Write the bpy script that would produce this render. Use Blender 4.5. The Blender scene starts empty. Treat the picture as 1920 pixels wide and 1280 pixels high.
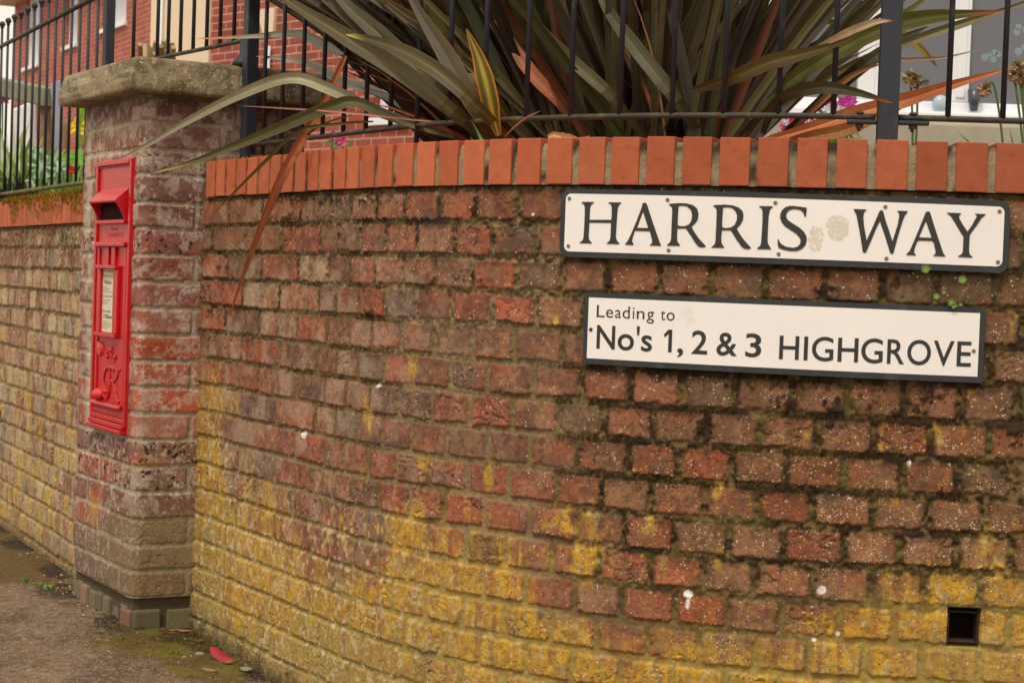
import bpy, bmesh, math, random
import numpy as np
from mathutils import Vector, Matrix
from mathutils.geometry import tessellate_polygon

# ------------------------------------------------------------------ camera
sc = bpy.context.scene
ZC = 1.02
FPX = 3450.0
PITCH, ROLL = math.radians(1.86), math.radians(2.03)
cam = bpy.data.cameras.new('camera'); camo = bpy.data.objects.new('camera', cam)
sc.collection.objects.link(camo); sc.camera = camo
cam.sensor_width = 36; cam.lens = 36 * FPX / 1920; cam.clip_end = 500; cam.clip_start = .05
RM = Matrix.Rotation(math.pi / 2 - PITCH, 3, 'X') @ Matrix.Rotation(ROLL, 3, 'Z')
camo.matrix_world = Matrix.Translation((0, 0, ZC)) @ RM.to_4x4()
cam.dof.use_dof = True; cam.dof.focus_distance = 4.2; cam.dof.aperture_fstop = 12.0

# ------------------------------------------------------------------ sky, sun, exposure
SUN_EL, SUN_AZ = math.radians(58), math.radians(205)     # azimuth clockwise from +Y
w = bpy.data.worlds.new('World'); sc.world = w; w.use_nodes = True
nt = w.node_tree; nt.nodes.clear()
sky = nt.nodes.new('ShaderNodeTexSky'); sky.sky_type = 'NISHITA'; sky.sun_disc = False
sky.sun_elevation = SUN_EL; sky.sun_rotation = SUN_AZ; sky.air_density = 1.0; sky.dust_density = 4.0
mx = nt.nodes.new('ShaderNodeMix'); mx.data_type = 'RGBA'; mx.inputs[0].default_value = .88
mx.inputs[7].default_value = (9.6, 8.5, 7.1, 1)          # warm white cloud cover over the clear sky
bg = nt.nodes.new('ShaderNodeBackground'); bg.inputs[1].default_value = .088
wo = nt.nodes.new('ShaderNodeOutputWorld')
nt.links.new(sky.outputs[0], mx.inputs[6]); nt.links.new(mx.outputs[2], bg.inputs[0]); nt.links.new(bg.outputs[0], wo.inputs[0])
sun = bpy.data.lights.new('sun', 'SUN'); sun.energy = 1.5; sun.angle = math.radians(10); sun.color = (1, .93, .80)
suno = bpy.data.objects.new('sun', sun); sc.collection.objects.link(suno)
sd = Vector((math.sin(SUN_AZ) * math.cos(SUN_EL), math.cos(SUN_AZ) * math.cos(SUN_EL), math.sin(SUN_EL)))
suno.rotation_euler = (-sd).to_track_quat('-Z', 'Y').to_euler()
sc.view_settings.view_transform = 'Standard'; sc.view_settings.look = 'None'
sc.view_settings.gamma = 1; sc.view_settings.exposure = 0.42

# ------------------------------------------------------------------ helpers
COL = sc.collection
rnd = random.Random(7)
RMn = np.array(RM)

def ray(x, y):
    d = RMn @ np.array([(x - 960) / FPX, (640 - y) / FPX, -1.0])
    return d

def at(x, y, Y):
    d = ray(x, y); d = d / d[1] * Y
    return Vector((d[0], d[1], d[2] + ZC))

def atz(x, y, z):
    d = ray(x, y); d = d * ((z - ZC) / d[2])
    return Vector((d[0], d[1], z))

def project(X, Y, Z):
    P = np.stack([X, Y, Z - ZC], -1) @ RMn
    return 960 + FPX * P[..., 0] / -P[..., 2], 640 - FPX * P[..., 1] / -P[..., 2]

LT = np.array([1.08, 1.0, .86])            # warm daylight: photograph colour -> surface colour
def pc(c, k=1.0):
    c = np.asarray(c, float) / 255.0
    l = np.where(c <= .04045, c / 12.92, ((c + .055) / 1.055) ** 2.4)
    return np.clip(l / LT * k, 0, .9)

def pc4(r, g, b, k=1.0):
    return tuple(float(v) for v in pc((r, g, b), k)) + (1.0,)

def hsh(a, b, s=0):
    a = (np.asarray(a).astype(np.int64) * 73856093) ^ (np.asarray(b).astype(np.int64) * 19349663) ^ (s * 83492791 + 12345)
    a = a & 0x7fffffff
    a = ((a ^ (a >> 13)) * 1274126177) & 0x7fffffff
    a = ((a ^ (a >> 16)) * 668265263) & 0x7fffffff
    a = a ^ (a >> 15)
    return (a & 0xffffff) / float(0xffffff)

def noise(x, y, s=0):
    xi = np.floor(x); yi = np.floor(y); fx = x - xi; fy = y - yi
    fx = fx * fx * (3 - 2 * fx); fy = fy * fy * (3 - 2 * fy)
    a = hsh(xi, yi, s); b = hsh(xi + 1, yi, s); c = hsh(xi, yi + 1, s); d = hsh(xi + 1, yi + 1, s)
    return (a * (1 - fx) + b * fx) * (1 - fy) + (c * (1 - fx) + d * fx) * fy

def fbm(x, y, s=0, o=3):
    r = 0; A = 1; T = 0
    for i in range(o):
        r = r + A * noise(x, y, s + i * 17); T += A; A *= .55; x = x * 2.03 + 3.1; y = y * 2.03 + 7.7
    return r / T

def ss(a, b, x):
    t = np.clip((x - a) / (b - a), 0, 1); return t * t * (3 - 2 * t)

def mixc(A, B, t):
    t = np.asarray(t)[..., None]
    return A * (1 - t) + B * t

def tag(o, label=None, cat=None, group=None, kind=None):
    if label: o['label'] = label
    if cat: o['category'] = cat
    if group: o['group'] = group
    if kind: o['kind'] = kind
    return o

def empty(name, loc=(0, 0, 0)):
    o = bpy.data.objects.new(name, None); COL.objects.link(o); o.location = loc; o.empty_display_size = .1
    return o

def link(name, me, mats, parent=None, smooth=False):
    o = bpy.data.objects.new(name, me); COL.objects.link(o)
    for m in (mats if isinstance(mats, (list, tuple)) else [mats]): me.materials.append(m)
    if smooth:
        me.polygons.foreach_set('use_smooth', [True] * len(me.polygons))
    if parent:
        o.parent = parent
        o.matrix_parent_inverse = Matrix.Translation(-Vector(parent.location)) if parent.type == 'EMPTY' and not parent.get('_loc') else Matrix.Identity(4)
    return o

class MB:
    """mesh collector"""
    def __init__(s): s.v = []; s.f = []; s.c = []
    def add(s, vs, fs, col=(1, 1, 1)):
        n = len(s.v); s.v += [tuple(v) for v in vs]; s.f += [tuple(i + n for i in f) for f in fs]
        if len(col) == len(vs) and hasattr(col[0], '__len__'): s.c += [(tuple(c) + (1.0,))[:4] for c in col]
        else: s.c += [(tuple(col) + (1.0,))[:4]] * len(vs)
        return s
    def box(s, c, size, R=None, col=(1, 1, 1)):
        vs = []
        for i in range(8):
            p = Vector(((i & 1) - .5, ((i >> 1) & 1) - .5, ((i >> 2) & 1) - .5))
            p = Vector((p.x * size[0], p.y * size[1], p.z * size[2]))
            if R: p = R @ p
            vs.append(p + Vector(c))
        return s.add(vs, [(0, 2, 3, 1), (4, 5, 7, 6), (0, 1, 5, 4), (2, 6, 7, 3), (0, 4, 6, 2), (1, 3, 7, 5)], col)
    def tube(s, pts, r, n=8, col=(1, 1, 1), caps=True):
        pts = [Vector(p) for p in pts]; vs = []; fs = []
        rr = r if hasattr(r, '__len__') else [r] * len(pts)
        up = Vector((0, 0, 1)); t0 = (pts[-1] - pts[0]).normalized()
        if abs(t0.z) > .9: up = Vector((1, 0, 0))
        for i, p in enumerate(pts):
            t = (pts[min(i + 1, len(pts) - 1)] - pts[max(i - 1, 0)]).normalized()
            a = t.cross(up).normalized(); b = a.cross(t)
            for k in range(n):
                an = 2 * math.pi * k / n
                vs.append(p + (a * math.cos(an) + b * math.sin(an)) * rr[i])
        for i in range(len(pts) - 1):
            for k in range(n):
                fs.append((i * n + k, i * n + (k + 1) % n, (i + 1) * n + (k + 1) % n, (i + 1) * n + k))
        if caps:
            fs.append(tuple(range(n))[::-1]); fs.append(tuple((len(pts) - 1) * n + k for k in range(n)))
        return s.add(vs, fs, col)
    def ball(s, c, r, nu=12, nv=8, sc_=(1, 1, 1), col=(1, 1, 1), R=None):
        vs = []; fs = []
        for j in range(nv + 1):
            ph = math.pi * j / nv
            for i in range(nu):
                th = 2 * math.pi * i / nu
                p = Vector((math.sin(ph) * math.cos(th) * sc_[0], math.sin(ph) * math.sin(th) * sc_[1], math.cos(ph) * sc_[2])) * r
                if R: p = R @ p
                vs.append(p + Vector(c))
        for j in range(nv):
            for i in range(nu):
                fs.append((j * nu + i, (j + 1) * nu + i, (j + 1) * nu + (i + 1) % nu, j * nu + (i + 1) % nu))
        return s.add(vs, fs, col)
    spk = None
    def mesh(s, name):
        me = bpy.data.meshes.new(name); me.from_pydata(s.v, [], s.f); me.validate(clean_customdata=False)
        if len(me.vertices) == len(s.v):
            a = me.color_attributes.new('Col', 'FLOAT_COLOR', 'POINT')
            arr = np.ones((len(s.v), 4), np.float32); arr[:, :4] = np.array(s.c, np.float32)
            a.data.foreach_set('color', arr.ravel())
            if s.spk:
                a = me.color_attributes.new('Spk', 'FLOAT_COLOR', 'POINT'); a.data.foreach_set('color', np.tile(np.array([*s.spk, 1], np.float32), len(s.v)))
        return me
    def build(s, name, mats, parent=None, smooth=False, bevel=0, seg=2):
        me = s.mesh(name)
        if bevel:
            bm = bmesh.new(); bm.from_mesh(me)
            bmesh.ops.bevel(bm, geom=[e for e in bm.edges], offset=bevel, segments=seg, affect='EDGES', profile=.5)
            bm.to_mesh(me); bm.free()
        return link(name, me, mats, parent, smooth)

# ------------------------------------------------------------------ materials
def mat(name, color=(.5, .5, .5, 1), rough=.8, metal=0, attr=None, bump=0, bscale=200, var=0, vscale=40, spec=.5, trans=0, stain=None):
    m = bpy.data.materials.new(name); m.use_nodes = True; nt = m.node_tree; N = nt.nodes; L = nt.links
    b = N['Principled BSDF']; b.inputs['Roughness'].default_value = rough; b.inputs['Metallic'].default_value = metal
    b.inputs['Specular IOR Level'].default_value = spec
    co = N.new('ShaderNodeTexCoord')
    if attr:
        a = N.new('ShaderNodeAttribute'); a.attribute_name = attr; src = a.outputs['Color']
    else:
        r = N.new('ShaderNodeRGB'); r.outputs[0].default_value = color; src = r.outputs[0]
    if var:
        n = N.new('ShaderNodeTexNoise'); n.inputs['Scale'].default_value = vscale; n.inputs['Detail'].default_value = 6; n.inputs['Roughness'].default_value = .65
        L.new(co.outputs['Object'], n.inputs['Vector'])
        mr = N.new('ShaderNodeMapRange'); mr.inputs[1].default_value = .25; mr.inputs[2].default_value = .75
        mr.inputs[3].default_value = 1 - var; mr.inputs[4].default_value = 1 + var
        L.new(n.outputs[0], mr.inputs[0])
        v = N.new('ShaderNodeVectorMath'); v.operation = 'SCALE'
        L.new(src, v.inputs[0]); L.new(mr.outputs[0], v.inputs['Scale']); src = v.outputs[0]
    if stain:
        scol, sscale, lo, hi = stain
        n = N.new('ShaderNodeTexNoise'); n.inputs['Scale'].default_value = sscale; n.inputs['Detail'].default_value = 8; n.inputs['Roughness'].default_value = .7
        L.new(co.outputs['Object'], n.inputs['Vector'])
        mr = N.new('ShaderNodeMapRange'); mr.inputs[1].default_value = lo; mr.inputs[2].default_value = hi
        L.new(n.outputs[0], mr.inputs[0])
        mx = N.new('ShaderNodeMix'); mx.data_type = 'RGBA'
        L.new(mr.outputs[0], mx.inputs[0]); L.new(src, mx.inputs[6]); mx.inputs[7].default_value = scol; src = mx.outputs[2]
    L.new(src, b.inputs['Base Color'])
    if bump:
        n = N.new('ShaderNodeTexNoise'); n.inputs['Scale'].default_value = bscale; n.inputs['Detail'].default_value = 5
        L.new(co.outputs['Object'], n.inputs['Vector'])
        bp = N.new('ShaderNodeBump'); bp.inputs['Strength'].default_value = min(1, bump); bp.inputs['Distance'].default_value = .002
        L.new(n.outputs[0], bp.inputs['Height']); L.new(bp.outputs[0], b.inputs['Normal'])
    if trans:
        b.inputs['Subsurface Weight'].default_value = 0
        t = N.new('ShaderNodeBsdfTranslucent'); L.new(src, t.inputs[0])
        ms = N.new('ShaderNodeMixShader'); ms.inputs[0].default_value = trans
        L.new(b.outputs[0], ms.inputs[1]); L.new(t.outputs[0], ms.inputs[2]); L.new(ms.outputs[0], N['Material Output'].inputs[0])
    return m

def mat_masonry(name, wscale=230.0, speck=1.0):
    """base colour from point colours; 'Spk' r = white speck density, g = yellow speck density, b = pit density"""
    m = bpy.data.materials.new(name); m.use_nodes = True; nt = m.node_tree; N = nt.nodes; L = nt.links
    b = N['Principled BSDF']; b.inputs['Roughness'].default_value = .9; b.inputs['Specular IOR Level'].default_value = .25
    co = N.new('ShaderNodeTexCoord')
    a = N.new('ShaderNodeAttribute'); a.attribute_name = 'Col'; src = a.outputs['Color']
    k = N.new('ShaderNodeAttribute'); k.attribute_name = 'Spk'
    sp = N.new('ShaderNodeSeparateColor'); L.new(k.outputs['Color'], sp.inputs[0])
    n = N.new('ShaderNodeTexNoise'); n.inputs['Scale'].default_value = 95; n.inputs['Detail'].default_value = 8; n.inputs['Roughness'].default_value = .75
    L.new(co.outputs['Object'], n.inputs['Vector'])
    mr = N.new('ShaderNodeMapRange'); mr.inputs[1].default_value = .3; mr.inputs[2].default_value = .7; mr.inputs[3].default_value = .72; mr.inputs[4].default_value = 1.3
    L.new(n.outputs[0], mr.inputs[0])
    v = N.new('ShaderNodeVectorMath'); v.operation = 'SCALE'; L.new(src, v.inputs[0]); L.new(mr.outputs[0], v.inputs['Scale']); src = v.outputs[0]
    def specks(src, scale, chan, col, rad, seed):
        mp = N.new('ShaderNodeMapping'); mp.inputs['Location'].default_value = (seed, seed * 1.7, seed * .3); L.new(co.outputs['Object'], mp.inputs[0])
        wn = N.new('ShaderNodeTexNoise'); wn.inputs['Scale'].default_value = scale * .9; wn.inputs['Detail'].default_value = 2; L.new(mp.outputs[0], wn.inputs['Vector'])
        wa = N.new('ShaderNodeVectorMath'); wa.operation = 'MULTIPLY_ADD'; wa.inputs[1].default_value = (1.3 / scale,) * 3
        L.new(wn.outputs['Color'], wa.inputs[0]); L.new(mp.outputs[0], wa.inputs[2])
        vo = N.new('ShaderNodeTexVoronoi'); vo.inputs['Scale'].default_value = scale; L.new(wa.outputs[0], vo.inputs['Vector'])
        sc_ = N.new('ShaderNodeSeparateColor'); L.new(vo.outputs['Color'], sc_.inputs[0])
        # present if random < density
        lt = N.new('ShaderNodeMath'); lt.operation = 'LESS_THAN'; L.new(sc_.outputs[0], lt.inputs[0]); L.new(sp.outputs[chan], lt.inputs[1])
        rr = N.new('ShaderNodeMath'); rr.operation = 'MULTIPLY_ADD'; rr.inputs[1].default_value = rad; rr.inputs[2].default_value = rad * .35; L.new(sc_.outputs[1], rr.inputs[0])
        sm = N.new('ShaderNodeMapRange'); sm.inputs[3].default_value = 1; sm.inputs[4].default_value = 0
        lo = N.new('ShaderNodeMath'); lo.operation = 'MULTIPLY'; lo.inputs[1].default_value = .6; L.new(rr.outputs[0], lo.inputs[0])
        L.new(vo.outputs['Distance'], sm.inputs[0]); L.new(lo.outputs[0], sm.inputs[1]); L.new(rr.outputs[0], sm.inputs[2])
        mu = N.new('ShaderNodeMath'); mu.operation = 'MULTIPLY'; L.new(lt.outputs[0], mu.inputs[0]); L.new(sm.outputs[0], mu.inputs[1])
        mu2 = N.new('ShaderNodeMath'); mu2.operation = 'MULTIPLY'; mu2.inputs[1].default_value = .85; L.new(mu.outputs[0], mu2.inputs[0])
        mx = N.new('ShaderNodeMix'); mx.data_type = 'RGBA'; L.new(mu2.outputs[0], mx.inputs[0]); L.new(src, mx.inputs[6]); mx.inputs[7].default_value = col
        return mx.outputs[2]
    src = specks(src, 190, 'Green', pc4(196, 140, 42), .42, 3.1)
    src = specks(src, 260, 'Blue', pc4(62, 42, 30), .42, 7.7)
    src = specks(src, wscale, 'Red', pc4(226, 206, 178), .40, 1.3)
    src = specks(src, wscale * .42, 'Red', pc4(230, 212, 186), .17, 5.3)
    L.new(src, b.inputs['Base Color'])
    n2 = N.new('ShaderNodeTexNoise'); n2.inputs['Scale'].default_value = 260; n2.inputs['Detail'].default_value = 6; n2.inputs['Roughness'].default_value = .7
    L.new(co.outputs['Object'], n2.inputs['Vector'])
    bp = N.new('ShaderNodeBump'); bp.inputs['Strength'].default_value = .8; bp.inputs['Distance'].default_value = .0025
    L.new(n2.outputs[0], bp.inputs['Height']); L.new(bp.outputs[0], b.inputs['Normal'])
    return m

M_BRICK = mat_masonry('weathered_brick')
M_PILLAR = mat_masonry('pillar_brick')
M_COPE = mat('terracotta_coping', attr='Col', rough=.78, var=.16, vscale=28, bump=.5, bscale=420, spec=.25, stain=(pc4(120, 62, 40), 34, .58, .80))
M_MORTAR = mat('mortar', pc4(112, 92, 62), .95, var=.3, vscale=120, bump=.9, bscale=300, stain=(*pc((48, 36, 22)), 1) and (pc4(46, 35, 22), 30, .48, .62))
M_CONC = mat('pebbly_concrete', pc4(122, 104, 72), .95, var=.30, vscale=70, bump=1, bscale=130, stain=(pc4(88, 76, 48), 9, .5, .7))
M_IRON = mat('dark_blue_grey_iron', pc4(42, 44, 50), .55, var=.12, vscale=30, spec=.45, stain=(pc4(84, 80, 48), 22, .60, .74), bump=.15, bscale=300)
M_RAIL = mat('weathered_rail_iron', pc4(56, 50, 42), .6, var=.18, vscale=40, spec=.4, stain=(pc4(96, 86, 44), 25, .5, .68), bump=.3, bscale=300)
M_RAILMOSS = mat('mossy_rail_iron', pc4(86, 80, 56), .75, var=.25, vscale=50, stain=(pc4(110, 116, 52), 18, .42, .62), bump=.4, bscale=300)
M_RUST = mat('rusty_bolt', pc4(74, 46, 38), .8, var=.3, vscale=120, bump=.5)
M_RED = mat('red_gloss_paint', pc4(196, 12, 20), .36, var=.16, vscale=30, spec=.5, stain=(pc4(206, 60, 56), 90, .66, .80), bump=.4, bscale=120)
M_REDLT = mat('faded_red_paint', pc4(214, 60, 62), .5, var=.12, vscale=80, spec=.4, bump=.3, bscale=200)
M_DARK = mat('opening_shade', (.006, .003, .003, 1), 1, spec=0)
M_TAN = mat('scratched_bare_paint', pc4(210, 128, 84), .8, var=.2, vscale=200)
M_PAPER = mat('cream_notice_paper', pc4(222, 208, 170), .6)
M_INK = mat('notice_ink', pc4(64, 58, 50), .7)
M_WHITE = mat('cream_white_sign_face', pc4(246, 235, 218), .42, var=.03, vscale=5, spec=.4, stain=(pc4(214, 198, 170), 13, .60, .95))
M_BLACK = mat('charcoal_sign_edge', pc4(50, 52, 52), .5, var=.18, vscale=18, spec=.4, stain=(pc4(84, 88, 88), 14, .55, .8))
M_LETTER = mat('charcoal_lettering', pc4(56, 54, 48), .5, var=.1, vscale=20, spec=.35)
M_SCREW = mat('grey_screw', pc4(150, 132, 108), .45, metal=.3, var=.2, vscale=300)
M_GHOST = mat('old_sticker_residue', pc4(224, 208, 182), .8, attr=None, var=.12, vscale=90)
M_LEAF = mat('flax_leaf', attr='Col', rough=.5, var=.14, vscale=30, spec=.4, trans=.18, bump=.1, bscale=80)
def add_veins(m):
    nt = m.node_tree; N = nt.nodes; L = nt.links; b = N['Principled BSDF']; src = b.inputs['Base Color'].links[0].from_socket
    a = N.new('ShaderNodeAttribute'); a.attribute_name = 'Col'; co = N.new('ShaderNodeTexCoord')
    c = N.new('ShaderNodeCombineXYZ'); L.new(a.outputs['Alpha'], c.inputs[0])
    s1 = N.new('ShaderNodeVectorMath'); s1.operation = 'SCALE'; s1.inputs['Scale'].default_value = 16; L.new(c.outputs[0], s1.inputs[0])
    s2 = N.new('ShaderNodeVectorMath'); s2.operation = 'SCALE'; s2.inputs['Scale'].default_value = 3.5; L.new(co.outputs['Object'], s2.inputs[0])
    ad = N.new('ShaderNodeVectorMath'); ad.operation = 'ADD'; L.new(s1.outputs[0], ad.inputs[0]); L.new(s2.outputs[0], ad.inputs[1])
    n = N.new('ShaderNodeTexNoise'); n.inputs['Scale'].default_value = 1; n.inputs['Detail'].default_value = 5; n.inputs['Roughness'].default_value = .7; L.new(ad.outputs[0], n.inputs['Vector'])
    mr = N.new('ShaderNodeMapRange'); mr.inputs[1].default_value = .3; mr.inputs[2].default_value = .7; mr.inputs[3].default_value = .62; mr.inputs[4].default_value = 1.34; L.new(n.outputs[0], mr.inputs[0])
    v = N.new('ShaderNodeVectorMath'); v.operation = 'SCALE'; L.new(src, v.inputs[0]); L.new(mr.outputs[0], v.inputs['Scale']); L.new(v.outputs[0], b.inputs['Base Color'])
    for nd in N:
        if nd.type == 'BSDF_TRANSLUCENT': L.new(v.outputs[0], nd.inputs[0])
    bp = N.new('ShaderNodeBump'); bp.inputs['Strength'].default_value = .5; bp.inputs['Distance'].default_value = .002; L.new(n.outputs[0], bp.inputs['Height']); L.new(bp.outputs[0], b.inputs['Normal'])
add_veins(M_LEAF)
M_PLANT = mat('garden_leaf', attr='Col', rough=.55, var=.15, vscale=40, spec=.4, trans=.25)
M_SOIL = mat('garden_soil', pc4(56, 44, 30), 1, var=.4, vscale=40, bump=1, bscale=60)
M_MOSS = mat('moss', attr='Col', rough=1, var=.35, vscale=250, spec=.1)
M_UPVC = mat('white_window_frame', pc4(244, 238, 228), .35, spec=.45, var=.02, vscale=6)
M_CREAM = mat('cream_painted_stone', pc4(236, 208, 168), .7, var=.03, vscale=8)
M_STONE = mat('pale_render', pc4(172, 160, 132), .9, var=.1, vscale=14, bump=.4, bscale=120)
M_GLASS = mat('grey_window_glass', pc4(116, 115, 114), .16, spec=.25, var=.03, vscale=3)  # reflection in the panes put in as an opaque grey base
M_STICK = mat('pale_green_sticker', pc4(134, 146, 140), .5)
M_WOOD = mat('grey_timber', pc4(132, 128, 98), .85, var=.2, vscale=12, bump=.5, bscale=60)
M_LOG = mat('split_log', pc4(146, 112, 80), .9, var=.35, vscale=22, bump=.8, bscale=50)
M_METAL = mat('galvanised_bracket', pc4(160, 158, 160), .5, metal=.2, var=.1, vscale=30)

# ------------------------------------------------------------------ wall line (plan curve of the street wall)
def make_path():
    x0, y0, t0, L1, kap = -.9435, 5.3604, -1.03746, 1.0917, .64558
    pre = .35; s = np.arange(-pre, 4.2, .004)
    ang = t0 + kap * np.clip(s - L1, 0, (math.radians(-3) - t0) / kap)
    i0 = np.argmin(abs(s))
    X = np.concatenate([[0], np.cumsum(np.cos(ang[:-1]) * .004)]); Y = np.concatenate([[0], np.cumsum(np.sin(ang[:-1]) * .004)])
    X += x0 - X[i0]; Y += y0 - Y[i0]
    return s, X, Y, ang
PS, PX_, PY_, PA = make_path()
def wpos(s, off=0.0):
    """point on the wall line, off metres out towards the street"""
    a = np.interp(s, PS, PA); x = np.interp(s, PS, PX_); y = np.interp(s, PS, PY_)
    return x + np.sin(a) * off, y - np.cos(a) * off
def wvec(s, off, z):
    x, y = wpos(s, off); return Vector((float(x), float(y), float(z)))
def sz(x, y, off=0.0):
    """photo point -> (distance along wall, height)"""
    d = ray(x, y); ax, ay = wpos(PS, off)
    cr = ax * d[1] - ay * d[0]; i = np.argsort(abs(cr))[:1][0]
    i = min(max(i, 1), len(PS) - 2)
    ss_ = np.interp(0, *(lambda c, s_: (c[np.argsort(c)], s_[np.argsort(c)]))(cr[i - 1:i + 2], PS[i - 1:i + 2]))
    x_, y_ = wpos(ss_, off)
    return float(ss_), float(ZC + d[2] / d[1] * y_)

# left wall line (straight), pillar frame
LW0 = np.array([-1.599, 6.386]); LWD = np.array([.441, -.897]); LWD /= np.linalg.norm(LWD)
def lpos(s, off=0.0):
    return LW0[0] + LWD[0] * s + LWD[1] * off, LW0[1] + LWD[1] * s - LWD[0] * off
def lvec(s, off, z):
    x, y = lpos(s, off); return Vector((float(x), float(y), float(z)))
def lsz(x, y, off=0.0):
    d = ray(x, y); o = lpos(0, off)
    A = np.array([[LWD[0], -d[0]], [LWD[1], -d[1]]]); r = np.linalg.solve(A, [-o[0], -o[1]])
    return float(r[0]), float(ZC + d[2] * r[1])

ZTOP = ZC + .2023                        # underside joint of the coping, street wall
ZTOPL = ZC + .1348
COURSE = .075

# ------------------------------------------------------------------ brick sheets
def make_rows(nrow, s0, s1, fn, jit, seed):
    r = np.random.default_rng(seed); rows = []
    for k in range(nrow):
        J = np.array(fn(k)); J = J + r.uniform(-jit, jit, len(J)); J = J[(J > s0 - .4) & (J < s1 + .4)]
        rows.append(np.sort(J))
    return rows

def sheet(name, S, Zs, pos, ztop, rows, paint, material, parent, jw=.011, seed=0, rough=1.0, step=.004, holes=(), mdep=.0055, jwr=0.0):
    S = np.asarray(S); Zs = np.asarray(Zs)
    s, z = np.meshgrid(S, Zs)
    nz, ns = s.shape
    wob = .0035 * (fbm(s * 5, z * 14, seed + 5) - .5) * 2
    vv = ztop - z + wob
    k = np.floor(vv / COURSE).astype(int); k = np.clip(k, 0, len(rows) - 1); v = vv - k * COURSE
    ds = np.zeros_like(s); idx = np.zeros(s.shape, int); us = np.zeros_like(s); Lb = np.ones_like(s) * .1
    swob = s + .003 * (fbm(s * 20, z * 20, seed + 9) - .5) * 2
    for kk in range(len(rows)):
        m = k == kk
        if not m.any(): continue
        J = rows[kk]; q = swob[m]; i = np.clip(np.searchsorted(J, q) - 1, 0, len(J) - 2)
        a = J[i]; b = J[i + 1]
        idx[m] = i; ds[m] = np.minimum(q - a, b - q); us[m] = (q - a) / (b - a); Lb[m] = b - a
    h1 = hsh(k, idx, seed + 1); h2 = hsh(k, idx, seed + 2); h3 = hsh(k, idx, seed + 3); h4 = hsh(k, idx, seed + 4); h5 = hsh(k, idx, seed + 6)
    jw = jw * (1 + jwr * ss(1.0, 1.9, s))
    jwv = jw * (.75 + .5 * h3)
    a = ds - jwv / 2; b = np.minimum(v, COURSE - v) - jw * (.8 + .35 * h4) / 2
    r = .004 + .004 * h2
    d = np.minimum(np.minimum(a, b), r) - np.hypot(np.maximum(r - a, 0), np.maximum(r - b, 0)) + np.where((a < r) & (b < r), 0, 0)
    d = np.where((a < r) & (b < r), r - np.hypot(r - a, r - b), np.minimum(a, b))
    ragged = (fbm(s * 120, z * 120, seed + 20) - .5) * .007 + (fbm(s * 34, z * 34, seed + 24) - .56) * .012 * (h5 > .6)
    d = d + ragged * rough
    m = ss(-.0012, .0022, d)
    crease_z = ss(.62, .85, fbm(s * 9, z * 9, seed + 31))
    ln = abs(fbm(s * 26 + z * 14, z * 40 - s * 10, seed + 33, 2) - .5)
    crease = (1 - ss(0, .03, ln)) * ss(.45, .62, noise(s * 7 + h1 * 9, z * 7, seed + 35)) * (h5 > .45)
    prot = (h1 - .5) * .004 + (us - .5) * (h2 - .5) * .004 + (v / COURSE - .5) * (h3 - .5) * .003
    H = m * (prot - .0018 * np.exp(-np.maximum(d, 0) / .0014) + ((fbm(s * 26, z * 26, seed + 40, 2) - .5) * .0022 + (fbm(s * 130, z * 130, seed + 44, 3) - .5) * .0030) * rough - crease * .0050 * rough)
    H = H + (1 - m) * (-mdep + (fbm(s * 70, z * 70, seed + 50, 4) - .5) * .005 + (fbm(s * 4, z * 4, seed + 55) - .5) * .004)
    ctx = dict(s=s, z=z, m=m, k=k, idx=idx, h1=h1, h2=h2, h3=h3, h4=h4, h5=h5, d=d, v=v, us=us, ds=ds, crease=crease, L=Lb, H=H)
    X0, Y0 = pos(s, 0.0)
    ctx['px'], ctx['py'] = project(X0, Y0, z)
    C, SP, dH = paint(ctx)
    H = H + dH
    for (hs, hz, hw, hh, dep) in holes:
        inside = (abs(s - hs) < hw / 2) & (abs(z - hz) < hh / 2)
        H = np.where(inside, -dep, H); C = mixc(C, pc((40, 22, 16)) * .6, inside.astype(float)); SP = SP * (1 - inside[..., None])  # hole interiors also coloured near-black to paint in their shade
    X, Y = pos(s, H)
    vs = np.stack([X, Y, z], -1).reshape(-1, 3)
    me = bpy.data.meshes.new(name)
    ii = np.arange(nz * ns).reshape(nz, ns)
    A = ii[:-1, :-1]; B = ii[:-1, 1:]; Cc = ii[1:, 1:]; D = ii[1:, :-1]
    q = np.stack([A, B, Cc, D], -1).reshape(-1, 4)
    me.vertices.add(len(vs)); me.vertices.foreach_set('co', vs.astype(np.float32).ravel())
    me.loops.add(q.size); me.loops.foreach_set('vertex_index', q.astype(np.int32).ravel())
    me.polygons.add(len(q)); me.polygons.foreach_set('loop_start', np.arange(0, q.size, 4, dtype=np.int32))
    me.update(calc_edges=True)
    for nm, arr in (('Col', C), ('Spk', SP)):
        at_ = me.color_attributes.new(nm, 'FLOAT_COLOR', 'POINT')
        o4 = np.ones((nz * ns, 4), np.float32); o4[:, :3] = np.clip(arr, 0, 1).reshape(-1, 3)
        at_.data.foreach_set('color', o4.ravel())
    return link(name, me, material, parent, True)

def pick(palette, h):
    """palette list of (weight, rgb)"""
    wts = np.cumsum([p[0] for p in palette]); wts = wts / wts[-1]
    cols = np.array([pc(p[1]) for p in palette])
    return cols[np.clip(np.searchsorted(wts, h), 0, len(palette) - 1)]

def blobs(px, py, lst):
    r = np.zeros_like(px)
    for (x, y, rx, ry, a) in lst:
        r = np.maximum(r, a * np.exp(-((px - x) / rx) ** 2 - ((py - y) / ry) ** 2))
    return r

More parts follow.
